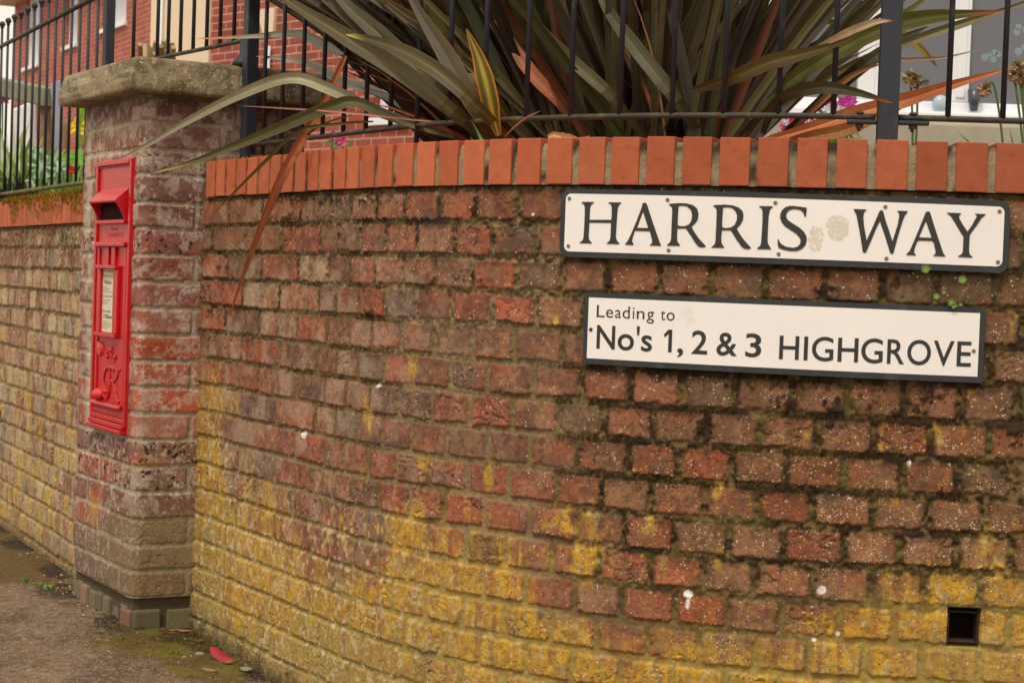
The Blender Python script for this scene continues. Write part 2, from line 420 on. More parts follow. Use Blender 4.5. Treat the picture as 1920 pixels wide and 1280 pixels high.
PAL = [(.26, (150, 104, 80)), (.24, (158, 99, 75)), (.14, (166, 88, 64)), (.18, (132, 99, 77)), (.05, (118, 99, 82)), (.11, (140, 93, 69))]
OVR = [(640, 770, (112, 96, 84)), (690, 700, (112, 98, 86)), (800, 765, (118, 92, 80)), (480, 865, (108, 96, 84)), (445, 915, (112, 98, 78)),
       (515, 750, (104, 88, 78)), (905, 1020, (84, 66, 44)), (980, 450, (104, 88, 70)), (1010, 515, (120, 98, 80)), (745, 575, (104, 92, 80)),
       (720, 745, (118, 96, 84)), (1680, 550, (112, 90, 70)), (1810, 545, (108, 88, 72)), (1330, 870, (172, 70, 46)), (1230, 850, (158, 72, 52)),
       (1470, 925, (156, 76, 56)), (1530, 1010, (158, 72, 54)), (700, 870, (160, 78, 56)), (560, 1010, (150, 82, 60)), (735, 940, (166, 72, 52)),
       (975, 580, (168, 80, 58)), (890, 450, (162, 88, 66)), (1720, 920, (150, 80, 56)), (1330, 1150, (160, 76, 52)), (1240, 1145, (150, 80, 58)),
       (520, 555, (168, 142, 106)), (610, 505, (178, 150, 118)), (560, 560, (176, 128, 96)), (500, 605, (158, 128, 102)), (620, 780, (184, 132, 94)),
       (450, 750, (180, 142, 92)), (600, 910, (176, 138, 104)), (860, 385, (150, 84, 62)), (940, 385, (118, 66, 46)), (1020, 385, (120, 66, 48)),
       (830, 560, (128, 92, 76)), (430, 450, (142, 110, 84)), (1860, 1150, (178, 92, 52)), (1100, 850, (134, 92, 74)), (940, 870, (126, 88, 72)),
       (1650, 850, (164, 80, 56)), (1560, 860, (148, 78, 56)), (1060, 1010, (138, 84, 62)), (980, 970, (140, 92, 78)), (860, 960, (160, 84, 64))]

def apply_ovr(c, base, ovr):
    px, py = c['px'], c['py']
    for (x, y, col) in ovr:
        j = np.argmin((px - x) ** 2 + (py - y) ** 2)
        kk = c['k'].flat[j]; ii = c['idx'].flat[j]
        base[(c['k'] == kk) & (c['idx'] == ii)] = pc(col)
    return base

def paint_main(c):
    s, z, m, px, py = c['s'], c['z'], c['m'], c['px'], c['py']
    base = pick(PAL, c['h2']); base = apply_ovr(c, base, OVR)
    base = mixc(base, pc((144, 98, 72)), .28); base = base * (.98 + .26 * c['h3'])[..., None]
    n1 = fbm(s * 22, z * 22, 101, 4); n2 = fbm(s * 60, z * 60, 102, 3)
    base = mixc(base, base * np.array([.70, .66, .68]), ss(.48, .66, n1))
    base = mixc(base, base * np.array([1.12, 1.05, .95]), ss(.52, .75, fbm(s * 16, z * 16, 110)) * .8)
    base = mixc(base, pc((152, 116, 82)), ss(.46, .70, fbm(s * 30, z * 22, 111)) * .38)
    base = mixc(base, pc((90, 60, 48)), ss(.52, .66, fbm(s * 48, z * 48, 114, 3)) * .50)
    base = mixc(base, pc((174, 92, 60)), ss(.56, .72, fbm(s * 13, z * 18, 112)) * .45)
    base = mixc(base, pc((112, 84, 70)), ss(.55, .72, fbm(s * 19, z * 26, 113)) * .45)
    base = base * mixc(np.array([1.0, 1.0, .93]) * np.ones(s.shape + (3,)), np.array([.98, 1.0, .90]), ss(800, 1150, px))
    # darker browner bricks to the right and near the top
    dk = ss(1000, 1350, px) * ss(1150, 900, py)
    base = base * (1 - .20 * dk)[..., None]
    # whitish bloom
    bloom = ss(.50, .75, fbm(s * 11 + c['h1'] * 4, z * 13, 120)) * ss(950, 600, px) * .45
    base = mixc(base, pc((186, 158, 128)), bloom)
    mort = np.ones(s.shape + (3,)) * pc((148, 122, 82))
    mort = mixc(mort, pc((116, 94, 56)), ss(900, 1250, px))
    mort = mixc(mort, pc((120, 94, 54)), ss(.45, .7, fbm(s * 9, z * 9, 130)) * .8)
    C = mixc(mort, base, m)
    # fuzzy edge: brick faces darker towards the joints
    edge = (1 - ss(0, .010, c['d'])) * m
    C = mixc(C, C * .72, edge * .55)
    # olive weathering low on the wall
    ol = ss(1110, 1260, py + (n1 - .5) * 140 - (px - 420) * .10) * ss(1150, 520, px)
    ol = np.maximum(ol, blobs(px, py, [(370, 1130, 60, 110, .9), (380, 1010, 60, 50, .5), (1830, 1240, 110, 50, .55), (620, 1215, 130, 60, .9)]))
    C = mixc(C, pc((146, 128, 82)), ol * .75)
    # yellow lichen
    yb = np.interp(px, [330, 400, 450, 600, 800, 1000, 1200, 1400, 1600, 1740, 1850, 1950], [700, 800, 905, 1000, 1015, 1070, 1150, 1170, 1150, 1085, 1065, 1075])
    big = fbm(s * 6, z * 5, 140, 3) - .5
    streak = fbm(s * 46, z * 7, 141, 3)
    spotty = fbm(s * 70, z * 60, 142, 3)
    base_f = ss(950, 1300, px) * ss(1250, 1000, py)
    C = mixc(C, pc((124, 98, 60)), .20 * base_f)
    g = ss(-140, 130, py - yb + big * 420)
    core = ss(-40, 130, py - yb + big * 260)
    loc = blobs(px, py, [(385, 760, 40, 60, .9), (385, 860, 40, 60, 1), (395, 700, 20, 30, .6), (370, 800, 25, 90, .9), (775, 690, 12, 26, .9), (760, 1000, 60, 60, 1), (915, 895, 13, 30, 1.1), (800, 870, 20, 20, .8), (690, 780, 10, 40, .8),
                         (1080, 980, 60, 40, .6), (1345, 915, 14, 24, 1), (1215, 980, 16, 26, 1), (1100, 1045, 70, 60, .8), (1770, 810, 60, 40, .6), (1850, 1010, 16, 40, .9), (1760, 1110, 30, 30, 1.2),
                         (1870, 1090, 26, 50, 1.2), (1690, 1150, 60, 40, .8), (1800, 730, 26, 30, .5), (1640, 830, 20, 20, .5), (1040, 600, 10, 24, .9), (1350, 1050, 14, 24, .7), (1250, 1060, 20, 24, .6), (1665, 940, 50, 16, .6), (1700, 1250, 60, 40, .9), (640, 1000, 120, 60, .4), (420, 960, 60, 30, .7), (1850, 1170, 40, 30, .6)])
    yel = g * ss(.52 - .22 * core, .62 - .10 * core, streak * .7 + spotty * .3 + .05 * c['h4'])
    yel = np.maximum(yel, ss(.28, .80, loc * .95 + (spotty - .5) * .9 + (streak - .5) * .8))
    yel = np.maximum(yel, core * ss(.34, .52, spotty * .55 + streak * .45 + (c['h5'] - .5) * .2))
    yel = np.clip(yel * (.85 + .25 * m), 0, 1) * (1 - .35 * ol)
    ycol = mixc(np.ones(s.shape + (3,)) * pc((208, 158, 44)), pc((178, 136, 56)), ss(.4, .65, n2))
    ycol = mixc(ycol, pc((196, 182, 132)), ss(.58, .7, fbm(s * 90, z * 50, 146, 3)) * .45)
    ycol = mixc(ycol, pc((122, 88, 56)), ss(.56, .68, fbm(s * 50, z * 40, 147, 3)) * .38)
    ycol = mixc(ycol, pc((160, 142, 78)), np.clip(ol * 1.2 + ss(.6, .75, fbm(s * 15, z * 15, 145)) * .5, 0, 1) * .6)
    wash = ss(-60, 150, py - yb + big * 300) * ss(.25, .6, fbm(s * 14, z * 12, 148, 3))
    C = mixc(C, pc((190, 138, 44)), wash * .36)
    C = mixc(C, ycol, yel * .86)
    C = mixc(C, pc((150, 134, 76)), (1 - m) * core * .5)
    # pale lichen crust streaks in the yellow band
    crust = ss(.60, .72, spotty) * ss(-120, 60, py - yb) * ss(1000, 600, px) * .55
    C = mixc(C, pc((214, 196, 156)), crust)
    # dark moss in the joints
    fuzz = fbm(s * 110, z * 90, 150, 3)
    below = np.exp(-np.minimum(c['v'], COURSE - c['v']) / .010)
    reg = np.clip(ss(980, 1200, px) * ss(1260, 1000, py) * 1.15 + ss(760, 380, py) * .8 + ss(650, 380, px) * ss(800, 500, py) * .6 + .28 * ss(980, 900, py), 0, 1)
    bw = np.exp(-np.clip(c['d'] + .001, 0, 1) / .004)
    moss = reg * bw * ss(.36, .56, fuzz * .65 + fbm(s * 8, z * 8, 151) * .35)
    bl = blobs(px, py, [(1545, 545, 26, 20, 1.2), (1320, 800, 20, 30, 1.3), (1580, 760, 60, 24, 1.1), (1700, 770, 50, 30, 1.1), (1900, 800, 30, 40, 1), (1740, 740, 40, 26, 1), (1250, 700, 120, 16, 1), (1500, 720, 200, 14, .9),
                        (1770, 930, 30, 20, .8), (1330, 540, 40, 20, .6), (700, 590, 30, 14, .8), (620, 370, 200, 14, .9), (890, 400, 10, 30, .9), (1140, 520, 12, 30, .9), (1560, 790, 30, 14, 1), (1470, 760, 40, 30, .9), (1640, 720, 40, 20, .9),
                        (430, 500, 40, 40, .5), (380, 480, 20, 30, .8), (380, 540, 20, 30, .7), (520, 410, 100, 14, .7), (770, 410, 200, 10, .8), (880, 520, 40, 20, .7), (1680, 530, 18, 30, .9), (395, 580, 14, 24, .8), (1650, 850, 50, 14, .8), (1880, 880, 30, 14, .9)])
    moss = np.maximum(moss, ss(.34, .6, bl * (.55 + .5 * (1 - m)) + (fuzz - .5) * .9))
    mcol = mixc(np.ones(s.shape + (3,)) * pc((54, 36, 20)), pc((32, 21, 12)), ss(.4, .6, n2))
    mcol = mixc(mcol, pc((86, 74, 34)), ss(.55, .7, fbm(s * 20, z * 20, 155)))
    C = mixc(C, mcol, np.clip(moss, 0, 1) * .92)
    # ginger stain under the leaf at top left, droppings
    C = mixc(C, pc((120, 86, 40)), blobs(px, py, [(450, 420, 40, 50, .6), (520, 440, 26, 60, .4), (370, 600, 12, 300, .55)]) * .7)
    dr = blobs(px, py, [(1290, 1113, 9, 7, 1.2), (1290, 1130, 7, 22, .65), (1541, 1105, 9, 8, 1.3), (570, 815, 5, 7, 1.1), (710, 723, 7, 5, .8), (1571, 1188, 4, 4, 1), (1526, 1199, 5, 4, 1), (1705, 868, 5, 9, .9), (1000, 402, 5, 3, .8)])
    C = mixc(C, pc((236, 224, 206)), ss(.35, .6, dr + (spotty - .5) * .5))
    # dirt at the foot
    gz = z - ground_z(*wpos(s))
    foot = ss(.09, .0, gz + (n1 - .5) * .08)
    C = mixc(C, pc((70, 60, 38)), foot * .85)
    clu = ss(.40, .66, fbm(s * 42, z * 42, 161, 3))
    dens = (.25 + 1.1 * clu) * np.clip(.04 + .34 * ss(900, 1400, px) + .3 * ss(.5, .7, fbm(s * 9, z * 12, 160)) + .25 * g * ss(1000, 600, px), 0, .75) * (.3 + 1.0 * c['h1'])
    SP = np.stack([.72 * dens * (m * .9 + .1) * (1 - moss), np.clip(.04 + .55 * ss(950, 1400, px) * ss(680, 900, py) + .3 * g, 0, .7) * (.1 + .8 * m) * (.3 + .9 * clu) * (1 - moss), (.12 + .2 * c['h3']) * m], -1)
    dH = moss * (.003 + .008 * (fuzz - .3)) + yel * .0006 * (spotty - .5)
    return C, SP, dH

def paint_left(c):
    s, z, m, px, py = c['s'], c['z'], c['m'], c['px'], c['py']
    base = pick([(.3, (158, 112, 84)), (.2, (176, 136, 96)), (.2, (150, 96, 70)), (.15, (136, 116, 96)), (.15, (186, 156, 112))], c['h2'])
    base = base * (.9 + .2 * c['h3'])[..., None]
    n1 = fbm(s * 20, z * 20, 201, 4); n2 = fbm(s * 55, z * 55, 202, 3)
    base = mixc(base, base * .78, ss(.5, .7, n1))
    base = mixc(base, pc((198, 176, 138)), ss(.5, .7, fbm(s * 14, z * 10, 203)) * .45)
    C = mixc(np.ones(s.shape + (3,)) * pc((148, 122, 82)), base, m)
    C = mixc(C, C * .7, (1 - ss(0, .01, c['d'])) * m * .5)
    g = ss(520, 800, py + (fbm(s * 6, z * 5, 204) - .5) * 260)
    yel = g * ss(.50, .66, fbm(s * 30, z * 8, 205) * .6 + .3 * c['h4'] + .1 * n2 + .02) * (.55 + .45 * m)
    C = mixc(C, mixc(np.ones(s.shape + (3,)) * pc((206, 158, 58)), pc((176, 142, 72)), ss(.4, .65, n2)), yel * .85)
    C = mixc(C, pc((196, 178, 140)), ss(.54, .68, fbm(s * 40, z * 30, 207, 3)) * .4)
    C = mixc(C, pc((164, 140, 92)), ss(900, 1060, py) * .45)
    fuzz = fbm(s * 90, z * 90, 206, 3)
    top = ss(520, 430, py + (n1 - .5) * 80)
    moss = np.maximum(ss(740, 480, py) * np.exp(-np.clip(c['d'] + .002, 0, 1) / .005) * ss(.35, .55, fuzz), top * ss(.42, .56, fuzz * .6 + n1 * .4) * .85)
    C = mixc(C, mixc(np.ones(s.shape + (3,)) * pc((74, 50, 24)), pc((112, 66, 26)), ss(.45, .65, n2)), moss * .9)
    gz = z - ground_z(*lpos(s))
    C = mixc(C, pc((104, 78, 46)), ss(.08, .0, gz + (n1 - .5) * .06) * .8)
    SP = np.stack([.28 * m * (1 - moss) * (.4 + c['h1']), .2 * m * g, .1 * m], -1)
    return C, SP, moss * .004

ROWCOL = {0: (112, 74, 62), 1: (122, 86, 72), 2: (110, 78, 66), 3: (112, 76, 64), 4: (122, 76, 60), 5: (136, 84, 70), 6: (142, 84, 66), 7: (138, 84, 70),
          8: (150, 98, 78), 9: (176, 82, 48), 10: (166, 96, 70), 11: (172, 86, 56), 12: (160, 102, 80), 13: (134, 98, 74), 14: (122, 94, 76), 15: (116, 82, 60), 16: (140, 112, 80), 17: (142, 110, 78), 18: (136, 88, 64)}
def paint_pillar(c):
    s, z, m, px, py = c['s'], c['z'], c['m'], c['px'], c['py']
    rc = np.array([pc(ROWCOL[i]) for i in range(19)])[np.clip(c['k'], 0, 18)]
    isleft = s < PLEN
    base = rc * (1.0 + .3 * c['h3'])[..., None]
    alt = pick([(.4, (128, 88, 74)), (.3, (146, 92, 72)), (.15, (168, 84, 58)), (.15, (112, 84, 74))], c['h2'])
    base = mixc(base, alt, isleft * .75)
    n1 = fbm(s * 24, z * 24, 301, 4); n2 = fbm(s * 60, z * 60, 302, 4)
    base = mixc(base, base * .78, ss(.5, .68, n1) * .7)
    base = mixc(base, pc((168, 128, 100)), ss(.45, .7, fbm(s * 13, z * 30, 306)) * .35)
    C = mixc(np.ones(s.shape + (3,)) * pc((166, 148, 118)), base, m)
    C = mixc(C, C * .75, ss(.5, .7, fbm(s * 30, z * 30, 303)) * (1 - m) * .7)
    # lime bloom over brick faces
    bl = ss(.53, .66, fbm(s * 28, z * 34, 304, 4)) * ss(1000, 900, py)
    C = mixc(C, pc((196, 172, 146)), bl * .55 * m)
    fine = ss(.56, .66, fbm(s * 95, z * 95, 308, 3)) * ss(.42, .6, fbm(s * 12, z * 12, 309))
    C = mixc(C, pc((206, 188, 164)), fine * .6)
    lim = np.exp(-((px - 166) / 6.0) ** 2) * ss(860, 780, py) * ss(200, 260, py) + np.exp(-((px - 215) / 40.0) ** 2 - ((py - 292) / 7.0) ** 2)
    C = mixc(C, pc((198, 180, 150)), np.clip(lim, 0, 1) * .8 * ss(.3, .5, n1))
    C = mixc(C, pc((206, 184, 156)), blobs(px, py, [(200, 240, 40, 16, .9), (385, 290, 50, 14, .6), (430, 240, 30, 30, .7), (340, 320, 60, 10, .4), (190, 300, 12, 60, .5)]) * ss(.35, .6, n2))
    # orange wear
    C = mixc(C, pc((186, 74, 44)), blobs(px, py, [(250, 650, 12, 24, .7), (270, 860, 30, 8, .8), (180, 930, 16, 24, .8), (185, 860, 24, 24, .55), (290, 700, 20, 20, .5), (265, 590, 16, 20, .5), (275, 470, 12, 20, .4)]) * ss(.35, .6, n2) * m)
    C = mixc(C, pc((190, 146, 56)), blobs(px, py, [(175, 955, 8, 24, .9), (275, 870, 22, 8, .5)]))
    olive = ss(930, 1010, py + (n1 - .5) * 60) * .6 + ss(1080, 1120, py) * .1
    C = mixc(C, pc((128, 116, 76)), np.clip(olive, 0, 1) * (.55 + .45 * ss(PLEN - .45, PLEN, s)) * (.6 + .5 * n1))
    cap_shade = ss(ZTOPP - .05, ZTOPP, z)
    C = mixc(C, pc((84, 58, 46)), cap_shade * .5)  # shade under the cap painted onto the topmost bricks
    dk = ss(.62, .7, fbm(s * 70, z * 70, 305, 3)) * ((c['k'] == 5) | (c['k'] == 14) | (c['k'] == 13))
    C = mixc(C, pc((74, 40, 28)), dk * m)
    SP = np.stack([.03 * m * (.3 + c['h1']), .0 * m, .25 * m], -1)
    return C, SP, np.zeros_like(s)

# ground height: level by the pillar, falling gently towards the right foreground
def ground_z(x, y):
    return -.002 - .10 * np.clip(np.asarray(x) + 1.05, 0, 3) + .002 * np.clip(6 - np.asarray(y), 0, 0)

# ---- pillar frame: corner K, e = towards the street wall side, g = away along the letter box face
E2 = np.array([.869, .495]); E2 /= np.linalg.norm(E2); G2 = np.array([-E2[1], E2[0]])
PW = .50; PR = .030
def ray_line(x, y, o, d):
    r = ray(x, y); A = np.array([[d[0], -r[0]], [d[1], -r[1]]]); t = np.linalg.solve(A, [-o[0], -o[1]])
    return float(t[0]), float(ZC + r[2] * t[1])
KX = np.array([-1.0199, 5.2114])
t_, _ = ray_line(250, 900, KX, E2); K2 = KX + E2 * t_
PG = .595
PLEN = PG - PR; ARC = PR * math.pi / 2
PER = 2 * (PW - 2 * PR) + 2 * (PG - 2 * PR) + 4 * ARC
def ppos(s, off=0.0):
    """around the pillar: starts at the far end of the letter box face, runs to the front corner, then along the side"""
    s = np.asarray(s, float); off = np.asarray(off, float)
    C0 = K2 + G2 * PG
    dirs = [-G2, E2, G2, -E2]; nrm = [-E2, -G2, E2, G2]; LS = [PG - 2 * PR, PW - 2 * PR, PG - 2 * PR, PW - 2 * PR]
    corners = [C0, K2, K2 + E2 * PW, K2 + E2 * PW + G2 * PG]
    t = np.mod(s - PR, PER); X = np.zeros(np.broadcast(s, off).shape); Y = np.zeros_like(X); off = off + X; a0 = 0.0
    for k in range(4):
        st = corners[k] + dirs[k] * PR; Lst = LS[k]; u = t - a0
        m = (u >= 0) & (u <= Lst)
        X = np.where(m, st[0] + dirs[k][0] * u + nrm[k][0] * off, X); Y = np.where(m, st[1] + dirs[k][1] * u + nrm[k][1] * off, Y)
        c_ = st + dirs[k] * Lst - nrm[k] * PR; a = (u - Lst) / PR
        n = [nrm[k][0] * np.cos(a) + dirs[k][0] * np.sin(a), nrm[k][1] * np.cos(a) + dirs[k][1] * np.sin(a)]
        m = (u > Lst) & (u <= Lst + ARC)
        X = np.where(m, c_[0] + n[0] * (PR + off), X); Y = np.where(m, c_[1] + n[1] * (PR + off), Y)
        a0 += Lst + ARC
    return X, Y
ZTOPP = ZC + .4131 + .075

# ------------------------------------------------------------------ the street wall
def main_rows(k):
    # stretchers on the straight length, headers round the bend
    sh, _ = sz(1530, 880); ss0, _ = sz(420, 700)
    par = k % 2
    tr = sz(650, 700)[0] - (0 if par else .08)
    st = ss0 + (0 if par == 0 else -.122) + .246 * np.arange(-8, 12)
    st = st[st < tr]
    a = sh + (0 if par == 0 else .05625) + .1125 * np.arange(-5, 40)
    h = np.concatenate([a[0] - .122 * np.arange(14, 0, -1), a])
    h = h[h > st[-1] + .09]
    return np.concatenate([st, h])
wall = empty('street_wall', (.4, 3.8, 0))
tag(wall, 'curved red brick wall with yellow lichen, street nameplates and orange brick coping', 'wall')
hs_, hz_ = sz(1808, 1176)
S = np.arange(-.02, 2.78, .0027); S = np.concatenate([S, np.arange(2.79, 3.9, .02)])
Zs = np.arange(-.34, ZTOP + .006, .0027)
sheet('brickwork', S, Zs, wpos, ZTOP, make_rows(22, -.4, 4, main_rows, .004, 3), paint_main, M_BRICK, wall, jw=.0105, jwr=.42, seed=11, holes=[(hs_, hz_, .066, .078, .07)])

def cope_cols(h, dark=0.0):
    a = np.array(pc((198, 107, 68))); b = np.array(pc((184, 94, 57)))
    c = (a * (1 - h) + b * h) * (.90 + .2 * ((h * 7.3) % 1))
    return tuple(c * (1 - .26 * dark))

def coping(pos3, scs, ztop, parent, name, seed, dark, joint_moss, tight=False):
    r = random.Random(seed); mb = MB()
    wd = .0615 if not tight else .064
    for i, s in enumerate(scs):
        a = pos3(s, 0, 0); b = pos3(s + .01, 0, 0); t = (b - a).normalized(); n = Vector((t.y, -t.x, 0))
        c = a - n * (.0965 + r.uniform(-.0015, .0015)); c.z = ztop + .0535 + r.uniform(-.0007, .0007)
        R = Matrix((t, -n, Vector((0, 0, 1)))).transposed() @ Matrix.Rotation(r.uniform(-.004, .004), 3, 'Y') @ Matrix.Rotation(r.uniform(-.004, .004), 3, 'Z')
        mb.box(c, (wd + r.uniform(-.0025, .0015), .215, .098 + r.uniform(-.001, .002)), R, cope_cols(r.random(), dark(s)))
    co = mb.build(name, M_COPE, parent, bevel=.0018)
    # mortar between
    s0, s1 = scs[0] - .04, scs[-1] + .04; SS = np.arange(s0, s1, .005)
    prof = [(-.20, .004), (.004, .004), (.005, .02), (.004, .04), (.005, .06), (.003, .08), (-.004, .093), (-.05, .0965), (-.20, .0965)]
    vs = []; fs = []; cs = []
    for i, s in enumerate(SS):
        for j, (o, z) in enumerate(prof):
            wv = (noise(np.array(s * 160.), np.array(j * 1.7 + z * 130), seed) - .5) * .009 + (noise(np.array(s * 420.), np.array(j * 3.7), seed + 1) - .5) * .004
            vs.append(pos3(s, o + (float(wv) * .3 if 0 < j < 7 else 0) + .0012, ztop + z + (float(wv) * .6 if j > 5 else 0)))
            mo = float(noise(np.array(s * 45.), np.array(j * .9), seed + 3)) + (.25 if z > .07 else -.05) + joint_moss(s)
            c = np.array(pc((152, 130, 94))); d = np.array(pc((56, 42, 26)))
            k = min(1, max(0, (mo - .60) * 4)); cs.append(tuple(c * (1 - k) + d * k))
    n = len(prof)
    for i in range(len(SS) - 1):
        for j in range(n - 1): fs.append((i * n + j, (i + 1) * n + j, (i + 1) * n + j + 1, i * n + j + 1))
    m2 = MB().add(vs, fs, cs)
    m2.build('joint_mortar', M_MOSSY, co)
    return co
M_MOSSY = mat('mossy_mortar', attr='Col', rough=.95, var=.3, vscale=150, bump=.9, bscale=350)
s_ref = sz(1523, 310)[0]
cs_main = [s_ref + .0778 * i for i in range(-40, 28)]
cs_main = [s for s in cs_main if s > sz(384, 345)[0] - .01 and s < 3.3]
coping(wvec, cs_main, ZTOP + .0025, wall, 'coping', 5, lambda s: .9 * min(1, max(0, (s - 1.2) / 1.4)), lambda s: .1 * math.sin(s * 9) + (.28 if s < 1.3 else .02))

# masonry core behind the facing, and the wall back
def core(pos3, s0, s1, ztop, parent, name='wall_core'):
    mb = MB(); SS = np.arange(s0, s1 + .03, .06); vs = []; fs = []
    for s in SS:
        for (o, z) in ((-.012, -.3), (-.012, ztop - .002), (-.20, ztop - .002), (-.20, -.3)): vs.append(pos3(s, o - .07 * (o > -.1), z))
    for i in range(len(SS) - 1):
        for j in range(4): fs.append((i * 4 + j, (i + 1) * 4 + j, (i + 1) * 4 + (j + 1) % 4, i * 4 + (j + 1) % 4))
    mb.add(vs, fs); return mb.build(name, M_MORTAR, parent)
core(wvec, .05, 3.8, ZTOP, wall)
# weep hole liner
def weep(pos3, s, z, parent, w=.062, h=.074):
    mb = MB(); a = pos3(s, 0, z); b = pos3(s + .01, 0, z); t = (b - a).normalized(); n = Vector((t.y, -t.x, 0))
    R = Matrix((t, -n, Vector((0, 0, 1)))).transposed()
    for dx, dz, sx, sz_ in ((-w / 2 + .002, 0, .004, h), (w / 2 - .002, 0, .004, h), (0, h / 2 - .008, w - .0085, .004), (0, -h / 2 + .006, w - .0085, .004)):
        mb.box(a - n * .038 + t * dx + Vector((0, 0, dz)), (sx * (.5 if sx < .01 else 1), .050, sz_ * (.5 if sz_ < .01 else 1)), R)
    return mb.build('drain_liner', mat('brown_clay_liner', pc4(62, 38, 32), .8, var=.2, vscale=90), parent)
weep(wvec, hs_, hz_, wall)

# ------------------------------------------------------------------ left wall
lwall = empty('street_wall', tuple(lvec(0, 0, 0)))
tag(lwall, 'straight stretch of lichen yellow brick wall left of the letter box pillar, mossy coping on top', 'wall')
lwall.name = 'street_wall'
SL = np.arange(-1.15, .75, .0035); SL = np.concatenate([np.arange(-4, -1.15, .03), SL])
lh = lsz(-2, 785)
sheet('brickwork', SL, np.arange(-.10, ZTOPL + .006, .0033), lpos, ZTOPL,
      make_rows(18, -4.5, 1.5, lambda k: (.0 if k % 2 else .066) + .132 * np.arange(-40, 13), .006, 8), paint_left, M_BRICK, lwall, jw=.012, seed=40, rough=1.3,
      holes=[(lh[0], lh[1], .075, .06, .06)])
weep(lvec, lh[0], lh[1], lwall, .07, .055)
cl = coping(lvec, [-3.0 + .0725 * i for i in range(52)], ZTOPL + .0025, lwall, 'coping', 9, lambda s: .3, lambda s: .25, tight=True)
core(lvec, -3.9, .7, ZTOPL, lwall)

# ------------------------------------------------------------------ pillar
pil = empty('brick_pillar', tuple(Vector((K2[0] + .2, K2[1] + .3, 0))))
tag(pil, 'square brick pier holding the red letter box, weathered concrete cap on top', 'pillar')
def prow(k):
    c = PG - .004
    A = [c - .105 - .225 * j for j in range(3)] if k % 2 == 0 else [c - .215 - .225 * j for j in range(3)]
    B = [c + .155 + .075 * (0), c + .27, c + .495] if k % 2 == 0 else [c + .225, c + .45]
    C = [c + .5 + .1125 * j + (0 if k % 2 else .05) for j in range(1, 14)]
    return sorted(set(A + B + C)) + []
SP_ = np.concatenate([np.arange(0, PG + .5, .0027), np.linspace(PG + .5, PER, 240)])
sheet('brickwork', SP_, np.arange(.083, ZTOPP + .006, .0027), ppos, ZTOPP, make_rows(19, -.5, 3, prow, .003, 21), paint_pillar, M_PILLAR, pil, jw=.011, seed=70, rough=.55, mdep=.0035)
# plinth: bed shadow gap and bricks on end
mb = MB()
zb = .083
cc = K2 + (E2 * PW + G2 * PG) / 2
def pbox(u0, u1, w, z0, z1, col, side, mbx, bv=0):
    """box on the pier: side 0 = letter box face (u measured back from corner), 1 = side face"""
    if side == 0: o = K2 + G2 * (u0 + u1) / 2 + E2 * (.04 - w); R = Matrix(((G2[0], E2[0], 0), (G2[1], E2[1], 0), (0, 0, 1)))
    else: o = K2 + E2 * (u0 + u1) / 2 + G2 * (.04 - w); R = Matrix(((E2[0], G2[0], 0), (E2[1], G2[1], 0), (0, 0, 1)))
    mbx.box((o[0], o[1], (z0 + z1) / 2), (u1 - u0, .08, z1 - z0), R, col)
r = random.Random(4); us = .003
mp = MB()
while us < PG:
    w_ = r.choice([.066, .07, .064]); pbox(us, us + w_ - .006, -.010 + r.uniform(-.012, .010), -.05, .047 + r.uniform(-.010, .006), tuple(pc(r.choice([(126, 108, 78), (112, 100, 68), (136, 104, 76)])) * r.uniform(.8, 1.15)), 0, mp); us += w_ + r.choice([0, 0, .012])
us = .003
for w_ in (.098, .11, .11, .11): pbox(us, us + w_, -.014 + r.uniform(-.006, .004), -.05, .045 + r.uniform(-.004, .004), tuple(pc(r.choice([(116, 104, 70), (128, 92, 68), (104, 98, 66)])) * r.uniform(.85, 1.1)), 1, mp); us += w_ + .012
pl = mp.build('plinth_course', M_MOSSY, pil, bevel=.007, seg=2)
mg = MB(); R_ = Matrix(((E2[0], G2[0], 0), (E2[1], G2[1], 0), (0, 0, 1)))
mg.box((cc[0], cc[1], .0), (PW - .032, PG - .032, .176), R_, tuple(pc((84, 70, 48)))); mg.build('plinth_mortar', M_MOSSY, pil)
# concrete cap
def ring(h, rr, n=150):
    pts = []; side = 2 * (h - rr)
    for q in range(4):
        a0 = q * math.pi / 2 - math.pi / 4 - math.pi / 4
        ca, sa = math.cos(q * math.pi / 2), math.sin(q * math.pi / 2)
        for i in range(n):
            t = i / n
            x, y = h, -h + rr + side * t
            pts.append((x * ca - y * sa, x * sa + y * ca))
        for i in range(8):
            a = i / 8 * math.pi / 2; x, y = h - rr + rr * math.cos(a), h - rr + rr * math.sin(a)
            pts.append((x * ca - y * sa, x * sa + y * ca))
    return pts
prof = [(-.02, 0), (.02, -.001), (.053, .0), (.0585, .003), (.0605, .008), (.061, .022), (.060, .034), (.058, .046), (.055, .058), (.053, .068), (.050, .078), (.047, .088), (.042, .094), (.030, .098), (-.03, .103), (-.10, .110), (-.2, .118), (-.245, .12)]
_o = []
for (a0, b0), (a1, b1) in zip(prof[:-1], prof[1:]):
    kk_ = max(1, int(math.hypot(a1 - a0, b1 - b0) / .0035)) if a0 > .03 else 1
    _o += [(a0 + (a1 - a0) * i / kk_, b0 + (b1 - b0) * i / kk_) for i in range(kk_)]
prof = _o + [prof[-1]]
vs = []; fs = []
ZCAP = ZTOPP + .004
